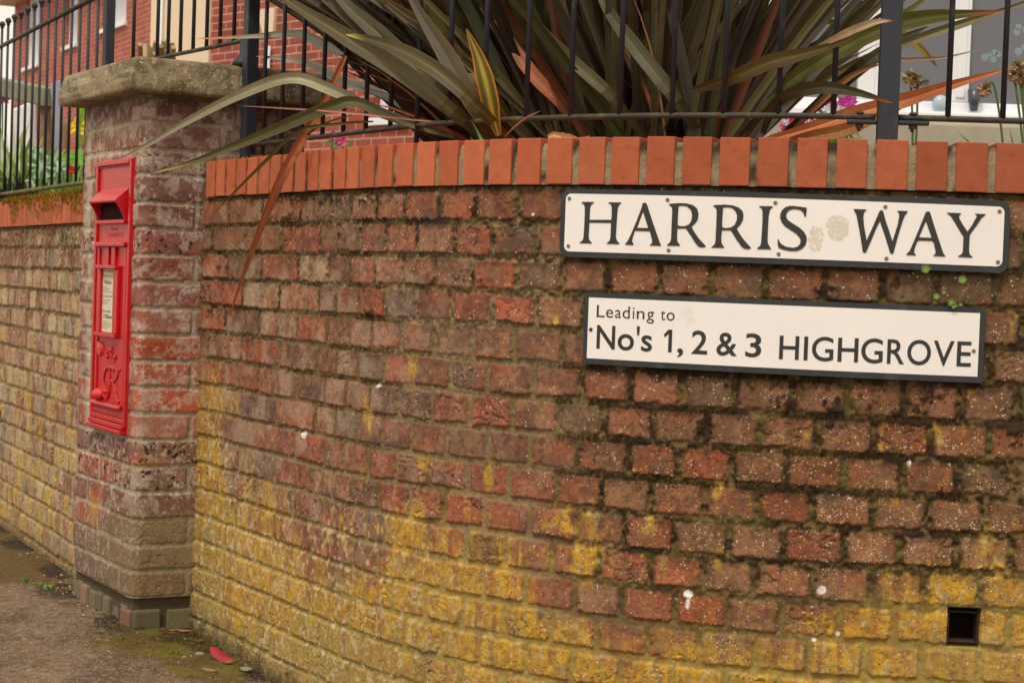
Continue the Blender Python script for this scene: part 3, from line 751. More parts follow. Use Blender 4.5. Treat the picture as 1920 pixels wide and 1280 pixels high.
for j, (o, z) in enumerate(prof):
    rg = ring(PW / 2 + o, max(.002, min(.007, (PW / 2 + o) * .4)))
    for i, (x, y) in enumerate(rg):
        nn = (fbm(np.array(x * 14 + 5.), np.array(y * 14 + z * 20), 500, 3) - .5) * .0022 + (fbm(np.array(x * 120.), np.array(y * 120 + z * 130), 501, 3) - .5) * .0026
        f = 1 + float(nn) / (PW / 2 + abs(o)) if z < .1 else 1
        p = cc + E2 * x * f + G2 * (y * f + math.copysign((PG - PW) / 2, y) * min(1, abs(y) / .05))
        vs.append((p[0], p[1], ZCAP + z + float(nn) * .4))
n = len(rg)
for j in range(len(prof) - 1):
    for i in range(n): fs.append((j * n + i, j * n + (i + 1) % n, (j + 1) * n + (i + 1) % n, (j + 1) * n + i))
fs.append(tuple((len(prof) - 1) * n + i for i in range(n)))
vz = np.array(vs); cm_ = mixc(np.ones((len(vs), 3)) * pc((150, 130, 96)), pc((112, 97, 68)), ss(.42, .66, fbm(vz[:, 0] * 16 + vz[:, 1] * 9, vz[:, 2] * 20 - vz[:, 1] * 12, 510, 4)))
cm_ = mixc(cm_, pc((190, 172, 132)), ss(.54, .7, fbm(vz[:, 0] * 60 + vz[:, 1] * 30, vz[:, 2] * 70, 511, 2)) * .5)
cb = MB().add(vs, fs, [tuple(c) for c in cm_]); cb.spk = (.16, .14, .55); cb.build('cap', mat_masonry('pebbly_cap', 150), pil, smooth=True)

# ------------------------------------------------------------------ letter box
_, _ = 0, 0
uR, _z = ray_line(238.5, 560, K2 - E2 * .012, G2); uL, _z = ray_line(172.5, 560, K2 - E2 * .012, G2)
_, zt = ray_line(246, 294, K2 - E2 * .012, G2); _, zb1 = ray_line(230, 819, K2 - E2 * .012, G2)
_, zt2 = ray_line(178, 303, K2 - E2 * .012, G2); _, zb2 = ray_line(165, 794, K2 - E2 * .012, G2)
LBW = uL - uR; LT_ = (zt + zt2) / 2; LBt = (zb1 + zb2) / 2; LBH = LT_ - LBt
print('letter box', LBW, LBH, LT_, zt, zt2, zb1, zb2, 'corner', uR)
def LB(u, v, w_=0.0):
    """u,v in 0..1 from the plate's top left, w metres out of the pier"""
    p = K2 + G2 * (uL - u * LBW) - E2 * (w_ - .006)
    return Vector((p[0], p[1], LT_ - v * LBH))
lb = empty('letter_box', tuple(LB(.5, 1, .01)))
tag(lb, 'tall narrow red letter box set into the brick pier', 'letter box')
def lbox(mbx, u0, u1, v0, v1, w0, w1, col=(1, 1, 1)):
    vs = [LB(u, v, w_) for w_ in (w0, w1) for v in (v0, v1) for u in (u0, u1)]
    mbx.add(vs, [(0, 1, 3, 2), (4, 6, 7, 5), (0, 4, 5, 1), (2, 3, 7, 6), (0, 2, 6, 4), (1, 5, 7, 3)], col)
mb = MB(); lbox(mb, 0, 1, 0, 1, -.03, .010)
body = mb.build('body', M_RED, lb, bevel=.002)
mb = MB()                                   # raised surround
for a in ((0.004, .055, .004, .975), (.945, .996, .004, .975)): lbox(mb, a[0], a[1], a[2], a[3], .0095, .017)
lbox(mb, .06, .94, .006, .022, .0095, .019); lbox(mb, .06, .94, .024, .030, .0095, .0145)
for i, (a, b, w_) in enumerate(((.925, .943, .014), (.945, .962, .018), (.964, .982, .023), (.984, .999, .028))): lbox(mb, .02, .98, a, b, .0095, w_)
mb.build('moulding', M_RED, lb, bevel=.0022)
# hood over the aperture
mb = MB(); hp = [(.118, .014), (.150, .040), (.163, .044), (.185, .032), (.205, .024), (.222, .018), (.226, .010), (.118, .010)]
for u0, u1 in ((.10, .125), (.845, .875)):
    n = len(hp); vs = [LB(u0, v, w_) for v, w_ in hp] + [LB(u1, v, w_) for v, w_ in hp]
    mb.add(vs, [tuple(range(n)), tuple(range(2 * n - 1, n - 1, -1))] + [(i, i + n, (i + 1) % n + n, (i + 1) % n) for i in range(n)])
vs = [LB(u, v, w_) for u in (.10, .875) for v, w_ in ((.108, .010), (.118, .016), (.148, .044), (.156, .047), (.163, .044), (.150, .038), (.124, .010))]
n = 7; mb.add(vs, [tuple(range(n)), tuple(range(2 * n - 1, n - 1, -1))] + [(i, i + n, (i + 1) % n + n, (i + 1) % n) for i in range(n)])
mb.build('hood', M_RED, lb, bevel=.0015)
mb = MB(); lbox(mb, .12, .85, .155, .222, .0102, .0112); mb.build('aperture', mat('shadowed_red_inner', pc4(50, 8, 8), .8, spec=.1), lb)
mb = MB(); lbox(mb, .09, .89, .224, .238, .0095, .024); mb.build('sill', M_RED, lb, bevel=.002)
# door panel frame
mb = MB()
lbox(mb, .10, .92, .305, .322, .0095, .026); lbox(mb, .10, .15, .3222, .91, .0095, .0155); lbox(mb, .86, .92, .3222, .91, .0095, .0155)
door = mb.build('door_frame', M_RED, lb, bevel=.003)
mb = MB(); lbox(mb, .38, .44, .323, .388, .0095, .018); lbox(mb, .52, .62, .323, .388, .0095, .018); lbox(mb, .17, .375, .323, .329, .0095, .014)
sl = mb.build('tab_slot', M_RED, lb, bevel=.0015)
mb = MB(); lbox(mb, .445, .515, .326, .386, .0102, .0108); mb.build('slot_shade', M_DARK, sl)  # flat near-black plate stands for the shade inside the slot
mb = MB()
lbox(mb, .18, .74, .390, .404, .0095, .030); lbox(mb, .18, .255, .4045, .640, .0095, .021); lbox(mb, .62, .74, .4045, .640, .0095, .021); lbox(mb, .17, .75, .6405, .656, .0095, .028)
nf = mb.build('notice_frame', M_RED, lb, bevel=.0022)
mb = MB(); lbox(mb, .257, .618, .406, .638, .0102, .0125); npl = mb.build('notice_plate', M_PAPER, nf)

def glyph_mesh(txt, offset=0.0, extrude=0.0, spacing=1.0, res=6):
    c = bpy.data.curves.new('txt', 'FONT'); c.body = txt; c.offset = offset; c.resolution_u = res; c.space_character = spacing
    o = bpy.data.objects.new('txt', c); COL.objects.link(o)
    bpy.context.view_layer.update()
    dg = bpy.context.evaluated_depsgraph_get()
    me = bpy.data.meshes.new_from_object(o.evaluated_get(dg))
    V = np.array([v.co[:] for v in me.vertices]); F = [tuple(p.vertices) for p in me.polygons]
    bpy.data.objects.remove(o); bpy.data.curves.remove(c); bpy.data.meshes.remove(me)
    return V, F
def text_on(mbx, txt, fn, x0, x1, y0, y1, h=0.0008, offset=0.0, cap=None):
    """lay text in the box x0..x1 / y0(bottom)..y1(top); fn(x,y,height) -> point"""
    V, F = glyph_mesh(txt, offset)
    a, b = V.min(0), V.max(0)
    if cap: b = (b[0], cap)
    if cap: a = (a[0], 0.0)
    vs = [fn(x0 + (v[0] - a[0]) / (b[0] - a[0]) * (x1 - x0), y0 + (v[1] - a[1]) / (b[1] - a[1]) * (y1 - y0), h) for v in V]
    mbx.add(vs, F)
ink = MB(); fn = lambda x, y, h: LB(x, y, .0125 + h)
text_on(ink, 'Last Collection', fn, .27, .60, .4155, .4105); text_on(ink, 'Monday to Friday', fn, .27, .57, .4335, .4255)
text_on(ink, '9.00am', fn, .30, .50, .4600, .4450); text_on(ink, 'Saturday', fn, .27, .50, .5660, .5560); text_on(ink, '7.00am', fn, .30, .54, .5870, .5720)
rr = random.Random(3)
for v in (.470, .4765, .483, .4895, .502, .518, .525, .532, .598, .6045, .611, .6175, .624):
    u = .27
    while u < .27 + rr.uniform(.12, .3):
        wd = rr.uniform(.02, .05); ink.add([fn(u, v, .0006), fn(u + wd, v, .0006), fn(u + wd, v + .0016, .0006), fn(u, v + .0016, .0006)], [(0, 1, 2, 3)]); u += wd + .012
ink.add([fn(.262, .5065, .0005), fn(.612, .5065, .0005), fn(.612, .5078, .0005), fn(.262, .5078, .0005)], [(0, 1, 2, 3)])
ink.build('notice_text', M_INK, npl)
# scratched marks near the top
sc_ = MB(); rr = random.Random(12)
zig = [(.20, .055), (.24, .10), (.30, .052), (.33, .108), (.38, .060), (.42, .112), (.46, .058), (.43, .09), (.52, .108), (.55, .056), (.60, .104), (.66, .050), (.70, .112), (.76, .060), (.80, .102), (.88, .052)]
for rep in range(3):
    pts = [LB(u + rr.uniform(-.015, .015), v - .004 + rr.uniform(-.008, .008) + rep * .001, .0102) for u, v in zig]
    for a, b in zip(pts[:-1], pts[1:]):
        d = (b - a).normalized(); n_ = d.cross(Vector((E2[0], E2[1], 0))).normalized() * .0012
        sc_.add([a - n_ * .3, a + n_, b + n_ * .4, b - n_], [(0, 1, 2, 3)])
sc_.build('scratches', M_TAN, lb)
# raised lettering
mb = MB(); fn2 = lambda x, y, h: LB(x, y, .010 + h)
for h in (.0008, .0016): text_on(mb, 'POST', fn2, .42, .62, .262, .250, h, .01); text_on(mb, 'OFFICE', fn2, .34, .76, .285, .270, h, .01)
mb.build('raised_lettering', M_REDLT, lb)
# keyhole cover, crown, cipher, knob, bar
mb = MB(); pts = []
for i in range(24):
    a = 2 * math.pi * i / 24; pts.append((.235 + .065 * math.cos(a), .700 + .026 * math.sin(a) * (1.25 if math.sin(a) > 0 else 1)))
vs = [LB(u, v, .010) for u, v in pts] + [LB(.235 + (u - .235) * .8, .700 + (v - .700) * .85, .018) for u, v in pts]
mb.add(vs, [tuple(range(24, 48))] + [(i, (i + 1) % 24, (i + 1) % 24 + 24, i + 24) for i in range(24)])
kh = mb.build('keyhole_cover', M_REDLT, lb)
mb = MB(); lbox(mb, .20, .245, .678, .700, .0181, .0195); mb.build('keyhole', M_TAN, kh)
mb = MB()
def stroke(mbx, uv, rad, w_=.012):
    # smooth through points
    P = [LB(u, v, w_) for u, v in uv]; out = []
    for i in range(len(P) - 1):
        p0, p1, p2, p3 = P[max(i - 1, 0)], P[i], P[i + 1], P[min(i + 2, len(P) - 1)]
        for t in (0, .25, .5, .75): out.append(.5 * ((2 * p1) + (-p0 + p2) * t + (2 * p0 - 5 * p1 + 4 * p2 - p3) * t * t + (-p0 + 3 * p1 - 3 * p2 + p3) * t ** 3))
    out.append(P[-1]); mbx.tube(out, rad, 7)
for uv in ([(.44, .745), (.66, .745)], [(.44, .738), (.66, .738)], [(.45, .735), (.42, .718), (.48, .706), (.55, .712)], [(.65, .735), (.68, .718), (.62, .706), (.55, .712)], [(.55, .735), (.55, .712)], [(.52, .694), (.58, .694)], [(.55, .704), (.55, .684)]):
    stroke(mb, uv, .0022, .0108)
mb.ball(LB(.55, .703, .013), .006, 8, 6); mb.ball(LB(.45, .728, .013), .005, 8, 6); mb.ball(LB(.65, .728, .013), .005, 8, 6)
mb.build('crown', M_RED, lb, smooth=True)
mb = MB()
for uv in ([(.62, .775), (.52, .764), (.42, .774), (.36, .80), (.36, .835), (.42, .858), (.50, .852), (.53, .826), (.46, .818)],
           [(.53, .826), (.52, .86), (.46, .885), (.38, .880), (.35, .862)], [(.50, .770), (.52, .80), (.50, .84)],
           [(.50, .775), (.60, .766), (.72, .775), (.72, .80), (.62, .815), (.50, .812)], [(.60, .815), (.68, .84), (.72, .875), (.80, .885)], [(.72, .772), (.80, .768)]):
    stroke(mb, uv, .0034, .0112)
for u, v in ((.36, .862), (.80, .885), (.46, .818), (.80, .768)): mb.ball(LB(u, v, .011), .0055, 8, 6)
mb.build('royal_cipher', M_RED, lb, smooth=True)
mb = MB(); kR = Matrix(((-G2[0], 0, -E2[0]), (-G2[1], 0, -E2[1]), (0, 1, 0)))
mb.ball(LB(.27, .872, .016), .028, 20, 12, (1, .62, .75), R=kR); mb.tube([LB(.27, .876, .009), LB(.27, .876, .018)], .015, 16)
mb.build('handle', M_REDLT, lb, smooth=True)
mb = MB(); mb.tube([LB(.10, .905, .018), LB(.14, .906, .020), LB(.86, .906, .020), LB(.92, .905, .018)], .0075, 10); lbox(mb, .10, .92, .912, .918, .0095, .014)
mb.build('lower_bar', M_RED, lb, smooth=False)
mb = MB(); text_on(mb, 'RECEIVING', fn2, .22, .74, .9235, .9135, .0012, .01); mb.build('foundry_lettering', M_REDLT, lb)

# ------------------------------------------------------------------ signs (bent to the curve of the wall)
def bend_plate(s0, s1, zb0, zb1, zt0, zt1, rad, off0, off1, n=120):
    """rounded plate following the wall: bottom z from zb0..zb1, top from zt0..zt1"""
    mb = MB(); vs = []; fs = []
    us = np.unique(np.concatenate([rad * (1 - np.cos(np.linspace(0, math.pi / 2, 9))), np.linspace(rad, (s1 - s0) - rad, n), (s1 - s0) - rad * (1 - np.cos(np.linspace(0, math.pi / 2, 9)))])) if rad else np.linspace(0, s1 - s0, n)
    for u in us:
        t = u / (s1 - s0); zb = zb0 + (zb1 - zb0) * t; zt = zt0 + (zt1 - zt0) * t
        e = min(u, (s1 - s0) - u); c = rad - math.sqrt(max(0, rad * rad - (rad - e) ** 2)) if rad and e < rad else 0
        for o in (off0, off1):
            vs.append(wvec(s0 + u, o, zb + c)); vs.append(wvec(s0 + u, o, zt - c))
    for i in range(len(us) - 1):
        a = i * 4; b = a + 4
        fs += [(a + 2, b + 2, b + 3, a + 3), (a, a + 1, b + 1, b), (a + 1, a + 3, b + 3, b + 1), (a, b, b + 2, a + 2)]
    fs += [(0, 2, 3, 1), (4 * (len(us) - 1), 4 * (len(us) - 1) + 1, 4 * (len(us) - 1) + 3, 4 * (len(us) - 1) + 2)]
    mb.add(vs, fs); return mb
OFS = .016
def corners(tl, tr, br, bl, off):
    a, b, c, d = [sz(*p, off) for p in (tl, tr, br, bl)]
    return (a[0] + d[0]) / 2, (b[0] + c[0]) / 2, d[1], c[1], a[1], b[1]
sg = empty('street_nameplate', tuple(wvec(sz(1470, 490)[0], OFS, sz(1470, 490)[1])))
tag(sg, 'long rounded white street nameplate reading HARRIS WAY in black serif capitals', 'sign')
A = corners((1053, 354), (1896, 377), (1889, 512.5), (1048, 481), OFS)
bend_plate(*A, .020, .004, OFS, 140).build('plate', M_BLACK, sg)
B = corners((1062, 363), (1885, 388), (1878, 500), (1057, 471), OFS + .001)
bend_plate(*B, .012, OFS - .003, OFS + .0012, 140).build('face', M_WHITE, sg)
def trace(polys, origin, scale, off):
    """outline (with holes) read in photo pixels -> points on the wall curve"""
    return [[(lambda q: Vector((q[0], q[1], 0)))(sz(origin[0] + x / scale, origin[1] + y / scale, off)) for x, y in p] for p in polys]
def letter(mbx, polys, origin, scale, off, th):
    P = trace(polys, origin, scale, off)
    tris = tessellate_polygon(P); flat = [p for q in P for p in q]
    nrm = 1
    vs = [wvec(p.x, off + th, p.y) for p in flat]
    fs = []
    for t in tris:
        a, b, c = [flat[i] for i in t]
        area = (b.x - a.x) * (c.y - a.y) - (b.y - a.y) * (c.x - a.x)
        fs.append(tuple(t) if area > 0 else (t[0], t[2], t[1]))
    k = len(vs); vs2 = [wvec(p.x, off - .001, p.y) for p in flat]; o = 0
    for q in P:
        m_ = len(q); fs += [(o + i, o + (i + 1) % m_, k + o + (i + 1) % m_, k + o + i) for i in range(m_)]; o += m_
    mbx.add(vs + vs2, fs)
A_ = ((1080, 360), 7.68); B_ = ((1320, 370), 9.6); C_ = ((1590, 375), 7.111)
GL = [(A_, [[(85,143),(255,143),(258,155),(225,180),(208,215),(200,300),(198,400),(512,400),(518,300),(518,215),(505,180),(470,160),(473,148),(650,150),(652,162),(618,190),(605,225),(595,330),(585,480),(575,650),(590,700),(622,735),(622,750),(442,745),(445,738),(488,700),(500,650),(508,445),(195,440),(183,640),(190,690),(228,730),(228,740),(55,735),(58,725),(100,695),(112,650),(122,500),(130,300),(130,215),(118,180),(85,158)]]),
 (A_, [[(975,155),(1010,158),(1025,185),(1100,420),(1180,650),(1205,725),(1225,765),(1222,773),(1065,770),(1068,760),(1098,735),(1098,690),(1065,565),(850,558),(815,660),(808,710),(830,750),(830,762),(710,758),(715,745),(750,700),(790,620),(870,430),(950,220),(960,170)],[(968,278),(880,515),(1042,518)]]),
 (A_, [[(1340,178),(1360,168),(1500,160),(1600,165),(1690,190),(1745,240),(1765,310),(1755,390),(1720,450),(1665,498),(1700,570),(1770,670),(1840,745),(1868,775),(1860,792),(1810,798),(1765,785),(1720,730),(1650,620),(1585,525),(1462,525),(1455,650),(1460,710),(1495,760),(1495,775),(1312,772),(1318,760),(1360,720),(1372,670),(1380,450),(1388,280),(1382,215),(1345,190)],[(1478,203),(1530,196),(1600,208),(1655,255),(1675,330),(1665,410),(1630,465),(1570,492),(1500,492),(1465,478),(1470,330)]]),
 (B_, [[(170,150),(200,138),(380,132),(520,145),(630,185),(695,245),(712,320),(700,410),(655,490),(590,560),(620,620),(700,740),(780,835),(845,905),(840,922),(790,932),(735,925),(680,890),(600,780),(485,595),(325,592),(312,720),(315,820),(365,900),(362,908),(135,905),(138,893),(190,850),(208,790),(220,560),(230,330),(230,240),(215,190),(172,162)],[(345,185),(430,178),(510,195),(570,250),(598,330),(590,420),(550,500),(490,540),(420,552),(350,548),(325,520),(335,330)]]),
 (B_, [[(992,165),(1005,157),(1225,160),(1240,178),(1195,210),(1180,260),(1165,340),(1155,500),(1145,750),(1150,830),(1205,920),(1202,935),(958,930),(960,915),(1015,870),(1030,800),(1045,600),(1055,400),(1055,260),(1040,200),(1000,178)]]),
 (B_, [[(1845,185),(1850,220),(1835,350),(1815,350),(1790,280),(1745,235),(1680,215),(1600,213),(1530,235),(1485,290),(1480,350),(1510,410),(1590,465),(1720,545),(1800,620),(1845,700),(1850,780),(1825,860),(1770,920),(1690,962),(1580,968),(1460,950),(1345,912),(1330,850),(1325,765),(1340,750),(1355,790),(1390,840),(1480,890),(1600,908),(1680,890),(1730,840),(1742,780),(1720,720),(1660,655),(1560,590),(1460,525),(1400,450),(1370,370),(1375,300),(1410,225),(1480,170),(1580,153),(1700,165)]]),
 (C_, [[(75,120),(245,127),(245,137),(212,165),(205,230),(212,330),(230,440),(248,540),(330,360),(420,150),(435,137),(455,138),(468,150),(500,270),(560,450),(592,550),(625,450),(665,320),(682,220),(682,180),(660,150),(662,143),(795,148),(790,165),(755,210),(725,290),(690,400),(650,540),(610,690),(600,715),(572,717),(560,700),(500,500),(425,280),(380,370),(300,560),(240,695),(225,703),(205,700),(195,680),(165,480),(130,290),(110,190),(78,135)]]),
 (C_, [[(1045,152),(1085,155),(1100,185),(1160,380),(1240,620),(1270,710),(1297,745),(1292,753),(1140,745),(1142,735),(1165,715),(1168,690),(1145,580),(1125,545),(940,540),(920,560),(885,650),(880,700),(903,728),(902,738),(778,732),(780,720),(820,680),(870,570),(950,380),(1030,180)],[(1038,280),(945,497),(1115,503)]]),
 (C_, [[(1322,168),(1505,175),(1505,185),(1480,210),(1485,250),(1530,330),(1592,422),(1650,340),(1695,260),(1715,225),(1712,200),(1695,190),(1697,182),(1835,187),(1830,198),(1780,240),(1720,330),(1622,465),(1617,560),(1612,680),(1625,730),(1658,755),(1655,767),(1470,757),(1472,745),(1510,725),(1530,690),(1535,580),(1540,490),(1500,430),(1430,310),(1370,215),(1325,180)]])]
for wrd in (GL[:6], GL[6:]):
    mb = MB()
    for (o_, s_), polys in wrd: letter(mb, polys, o_, s_, OFS + .0012, .0014)
    mb.build('lettering', M_LETTER, sg)
def screw(x, y, off, parent, r_=.0042, m=None):
    s, z = sz(x, y, off); mbx = MB(); a = wvec(s, off - .001, z); b = wvec(s, off + .0016, z); n = (b - a).normalized()
    mbx.tube([a, b, b + n * .0006], [r_, r_, r_ * .7], 14); t = n.cross(Vector((0, 0, 1)))
    o = mbx.build('screw', m or M_SCREW, parent)
    m2 = MB(); m2.tube([b + n * .0002, b + n * .0009], r_ * .34, 8); m2.build('screw_recess', M_RUST, o)
for x, y in ((1068, 372), (1252, 374.5), (1454, 380), (1066, 461), (1254, 469), (1460, 476), (1660, 387.5), (1874, 396), (1662, 484.5), (1871, 491)): screw(x, y, OFS + .0012, sg)
# sticker residue
mb = MB(); rr = random.Random(5)
for (cx, cy, rx, ry, n) in ((1530, 447, 14, 24, 120), (1571, 427, 21, 23, 210)):
    for i in range(n):
        a = rr.uniform(0, 6.28); q = math.sqrt(rr.random()); x = cx + rx * q * math.cos(a); y = cy + ry * q * math.sin(a)
        s, z = sz(x, y, OFS); w1 = rr.uniform(.0012, .0052); k = rr.randint(4, 6); ph = rr.uniform(0, 6)
        mb.add([wvec(s + w1 * math.cos(ph + j * 6.28 / k) * rr.uniform(.5, 1.1), OFS + .00125 + i * 6e-7, z + w1 * math.sin(ph + j * 6.28 / k) * rr.uniform(.6, 1.2)) for j in range(k)], [tuple(range(k))])
mb.build('sticker_residue', M_GHOST, sg)
# lower sign
s2 = empty('street_nameplate', tuple(wvec(sz(1470, 700)[0], OFS, sz(1470, 700)[1])))
tag(s2, 'square cornered white sign below the nameplate reading Leading to No\'s 1, 2 & 3 HIGHGROVE', 'sign')
A = corners((1097, 548), (1848, 577), (1842.5, 718), (1092, 681), OFS)
bend_plate(*A, 0, .004, OFS, 100).build('plate', M_BLACK, s2)
B = corners((1105, 557.5), (1837, 587), (1833, 706), (1100, 671), OFS)
bend_plate(*B, 0, OFS - .003, OFS + .0008, 100).build('face', M_WHITE, s2)
def line_fn(x0, yb0, yt0, x1, yb1, yt1):
    sb0, zb0_ = sz(x0, yb0, OFS); sb1, zb1_ = sz(x1, yb1, OFS); st0, zt0_ = sz(x0 + (yb0 - yt0) * .037, yt0, OFS); st1, zt1_ = sz(x1 + (yb1 - yt1) * .037, yt1, OFS)
    def f(x, y, h):
        # x in photo px, y 0 baseline .. 1 cap height
        s, _ = sz(x, yb0 + (yb1 - yb0) * (x - x0) / (x1 - x0), OFS)
        t = (s - sb0) / (sb1 - sb0); zb_ = zb0_ + (zb1_ - zb0_) * t; zt_ = zt0_ + (zt1_ - zt0_) * t
        return wvec(s, OFS + h, zb_ + (zt_ - zb_) * y)
    return f
def run(mbx, glyphs, f, offset, capref):
    for g, x0, x1 in glyphs:
        if g == '1':
            q = [(0, .77), (.52, 1.0), (1, 1.0), (1, 0), (.56, 0), (.56, .80), (.10, .64)]
            mbx.add([f(x0 + (x1 - x0) * u, v_, .0013) for u, v_ in q], [(0, 6, 5, 1), (1, 5, 2), (5, 4, 3, 2)]); continue
        V, F = glyph_mesh(g, offset); a, b = V[:, 0].min(), V[:, 0].max()
        vs = [f(x0 + (v[0] - a) / (b - a) * (x1 - x0), v[1] / capref, .0013) for v in V]
        mbx.add(vs, F)
Vh, _f = glyph_mesh('H', 0.0); CAP = Vh[:, 1].max(); print('cap', CAP)
mb = MB()
f1 = line_fn(1118, 594, 571.5, 1262, 601, 578.5)
run(mb, [('L', 1119, 1134), ('e', 1136.5, 1150), ('a', 1153.5, 1164.5), ('d', 1167.5, 1181), ('i', 1186.5, 1189.5), ('n', 1194, 1208.5), ('g', 1213, 1226.5), ('t', 1239, 1247.5), ('o', 1250, 1265)], f1, .002, CAP)
mb.build('lettering', M_LETTER, s2); mb = MB()
f2 = line_fn(1120, 652.5, 610, 1425, 669, 627)
run(mb, [('N', 1118.5, 1153), ('o', 1158, 1188.5), ("'", 1193, 1198.5), ('s', 1202, 1222.5), ('1', 1244, 1259.5), (',', 1270, 1281), ('2', 1296.5, 1326), ('&', 1343, 1382), ('3', 1397, 1427)], f2, .014, CAP)
mb.build('lettering', M_LETTER, s2); mb = MB()
f3 = line_fn(1460, 672.5, 629.5, 1820, 687, 641)
run(mb, [('H', 1460.5, 1497.5), ('I', 1506.5, 1514), ('G', 1521.5, 1562), ('H', 1570, 1608.5), ('G', 1614, 1654.5), ('R', 1662.5, 1695), ('O', 1700, 1744.5), ('V', 1749, 1788), ('E', 1793, 1820)], f3, .010, CAP)
mb.build('lettering', M_LETTER, s2)
screw(1108, 617.5, OFS + .0008, s2, .004, M_RUST); screw(1825.5, 657.5, OFS + .0008, s2, .004)

# ------------------------------------------------------------------ ground
gx = np.concatenate([np.arange(-60, -6, 2.0), np.arange(-6, -2.6, .1), np.arange(-2.6, .6, .008), np.arange(.6, 4, .1), np.arange(4, 60, 2.0)])
gy = np.concatenate([np.arange(-20, 2.5, .6), np.arange(2.5, 3.9, .08), np.arange(3.9, 7.6, .010), np.arange(7.6, 9, .1), np.arange(9, 60, 2)])
X, Y = np.meshgrid(gx, gy)
px, py = project(X, Y, ground_z(X, Y)); front = Y > 1
px = np.where(front, px, 0); py = np.where(front, py, 3000)
n1 = fbm(X * 7, Y * 7, 600, 4); n2 = fbm(X * 40, Y * 40, 601, 4); n3 = fbm(X * 2, Y * 2, 602)
C = np.ones(X.shape + (3,)) * pc((124, 98, 72)); C = mixc(C, pc((98, 76, 54)), ss(.4, .7, n1)); C = mixc(C, pc((150, 134, 108)), ss(.58, .72, fbm(X * 90, Y * 90, 607, 2)) * .5); C = mixc(C, pc((66, 54, 40)), ss(.56, .7, fbm(X * 70, Y * 70, 608, 2)) * .5)
wear = blobs(px, py, [(10, 1010, 120, 60, 1.2), (60, 1050, 160, 60, 1.1), (170, 1090, 120, 30, .6), (200, 1140, 130, 40, .6), (330, 1205, 160, 36, 1), (430, 1240, 130, 40, 1), (20, 1010, 90, 30, .8), (150, 1095, 60, 26, .8), (270, 1190, 60, 20, .9), (60, 1120, 120, 16, .5)])
mo = ss(.33, .58, wear * .85 + (n1 - .5) * .7 + (n2 - .5) * .5)
mcol = mixc(np.ones(X.shape + (3,)) * pc((96, 74, 34)), pc((108, 100, 28)), ss(.42, .66, fbm(X * 12, Y * 12, 603, 3)) * ss(100, 230, px))
C = mixc(C, mcol, mo * .9)
dirt = blobs(px, py, [(160, 1110, 110, 16, 1), (230, 1170, 80, 26, .8), (330, 1200, 60, 16, .7), (400, 1215, 60, 20, .7), (480, 1262, 40, 20, .8), (60, 1030, 60, 12, .6), (60, 1020, 60, 16, 1), (20, 992, 50, 10, 1), (115, 1072, 40, 16, 1.1), (110, 1105, 60, 5, .9), (350, 1190, 60, 10, 1)])
C = mixc(C, pc((50, 38, 26)), ss(.36, .62, dirt + (n2 - .5) * .8) * .9)
H = ground_z(X, Y) + (n2 - .5) * .008 + mo * .008 * (fbm(X * 60, Y * 60, 605, 3)) + (n1 - .5) * .008
H = H - .035 * ss(9, 16, abs(X) + 0 * Y) * 0
me = bpy.data.meshes.new('pavement'); V = np.stack([X, Y, H], -1).reshape(-1, 3); nz, ns = X.shape
ii = np.arange(nz * ns).reshape(nz, ns); q = np.stack([ii[:-1, :-1], ii[:-1, 1:], ii[1:, 1:], ii[1:, :-1]], -1).reshape(-1, 4)
me.vertices.add(len(V)); me.vertices.foreach_set('co', V.astype(np.float32).ravel()); me.loops.add(q.size); me.loops.foreach_set('vertex_index', q.astype(np.int32).ravel())
me.polygons.add(len(q)); me.polygons.foreach_set('loop_start', np.arange(0, q.size, 4, dtype=np.int32)); me.update(calc_edges=True)
for nm, arr in (('Col', C), ('Spk', np.stack([.22 * (1 - mo) + .03, .10 * (1 - mo), .6 * np.ones_like(mo)], -1))):
    a = me.color_attributes.new(nm, 'FLOAT_COLOR', 'POINT'); o4 = np.ones((nz * ns, 4), np.float32); o4[:, :3] = arr.reshape(-1, 3); a.data.foreach_set('color', o4.ravel())
tag(link('pavement', me, mat_masonry('mossy_asphalt', 300), None, True), kind='structure')

# ------------------------------------------------------------------ iron railings
FO = -.10
def fz(x, y): return sz(x, y, FO)[1]
RZ = fz(1460, 217); print('rail z', RZ, fz(700, 233), fz(1080, 213))
TOPM = RZ + .60
p1 = wvec(sz(467, 200, FO)[0], FO, 0); p3 = lvec(lsz(203, 100, FO)[0], FO, 0)
sp2 = sz(1667, 150, FO)[0]; sp1 = sz(467, 200, FO)[0]
def post(parent, pos, tdir, z0, z1, size=.042):
    mb = MB(); n = Vector((tdir.y, -tdir.x, 0)); R = Matrix((tdir, -n, Vector((0, 0, 1)))).transposed()
    mb.box((pos.x, pos.y, (z0 + z1) / 2), (size, size, z1 - z0), R); mb.box((pos.x, pos.y, z1 + .004), (size + .008, size + .008, .008), R)
    return mb.build('post', M_IRON, parent, bevel=.003)
def bar(parent, pos, z0, z1, zr, finial=True, r=.0060, mt=None):
    mb = MB(); mb.tube([(pos.x, pos.y, z0), (pos.x, pos.y, z1)], r, 12); o = mb.build('bar', mt or M_IRON, parent, True)
    if finial:
        f = MB(); f.ball((pos.x, pos.y, z1 + .010), .0130, 14, 10); f.tube([(pos.x, pos.y, z1 - .008), (pos.x, pos.y, z1 + .0)], .0078, 12); f.build('finial', M_IRON, o, True)
    return o
def fence_obj(label, loc):
    e = empty('iron_railing', loc); tag(e, label, 'railing', 'iron railing sections along the wall top'); return e
f1_ = fence_obj('curved railing section of dark round bars in front of the big flax plant', tuple(wvec(sz(1100, 214, FO)[0], FO, RZ)))
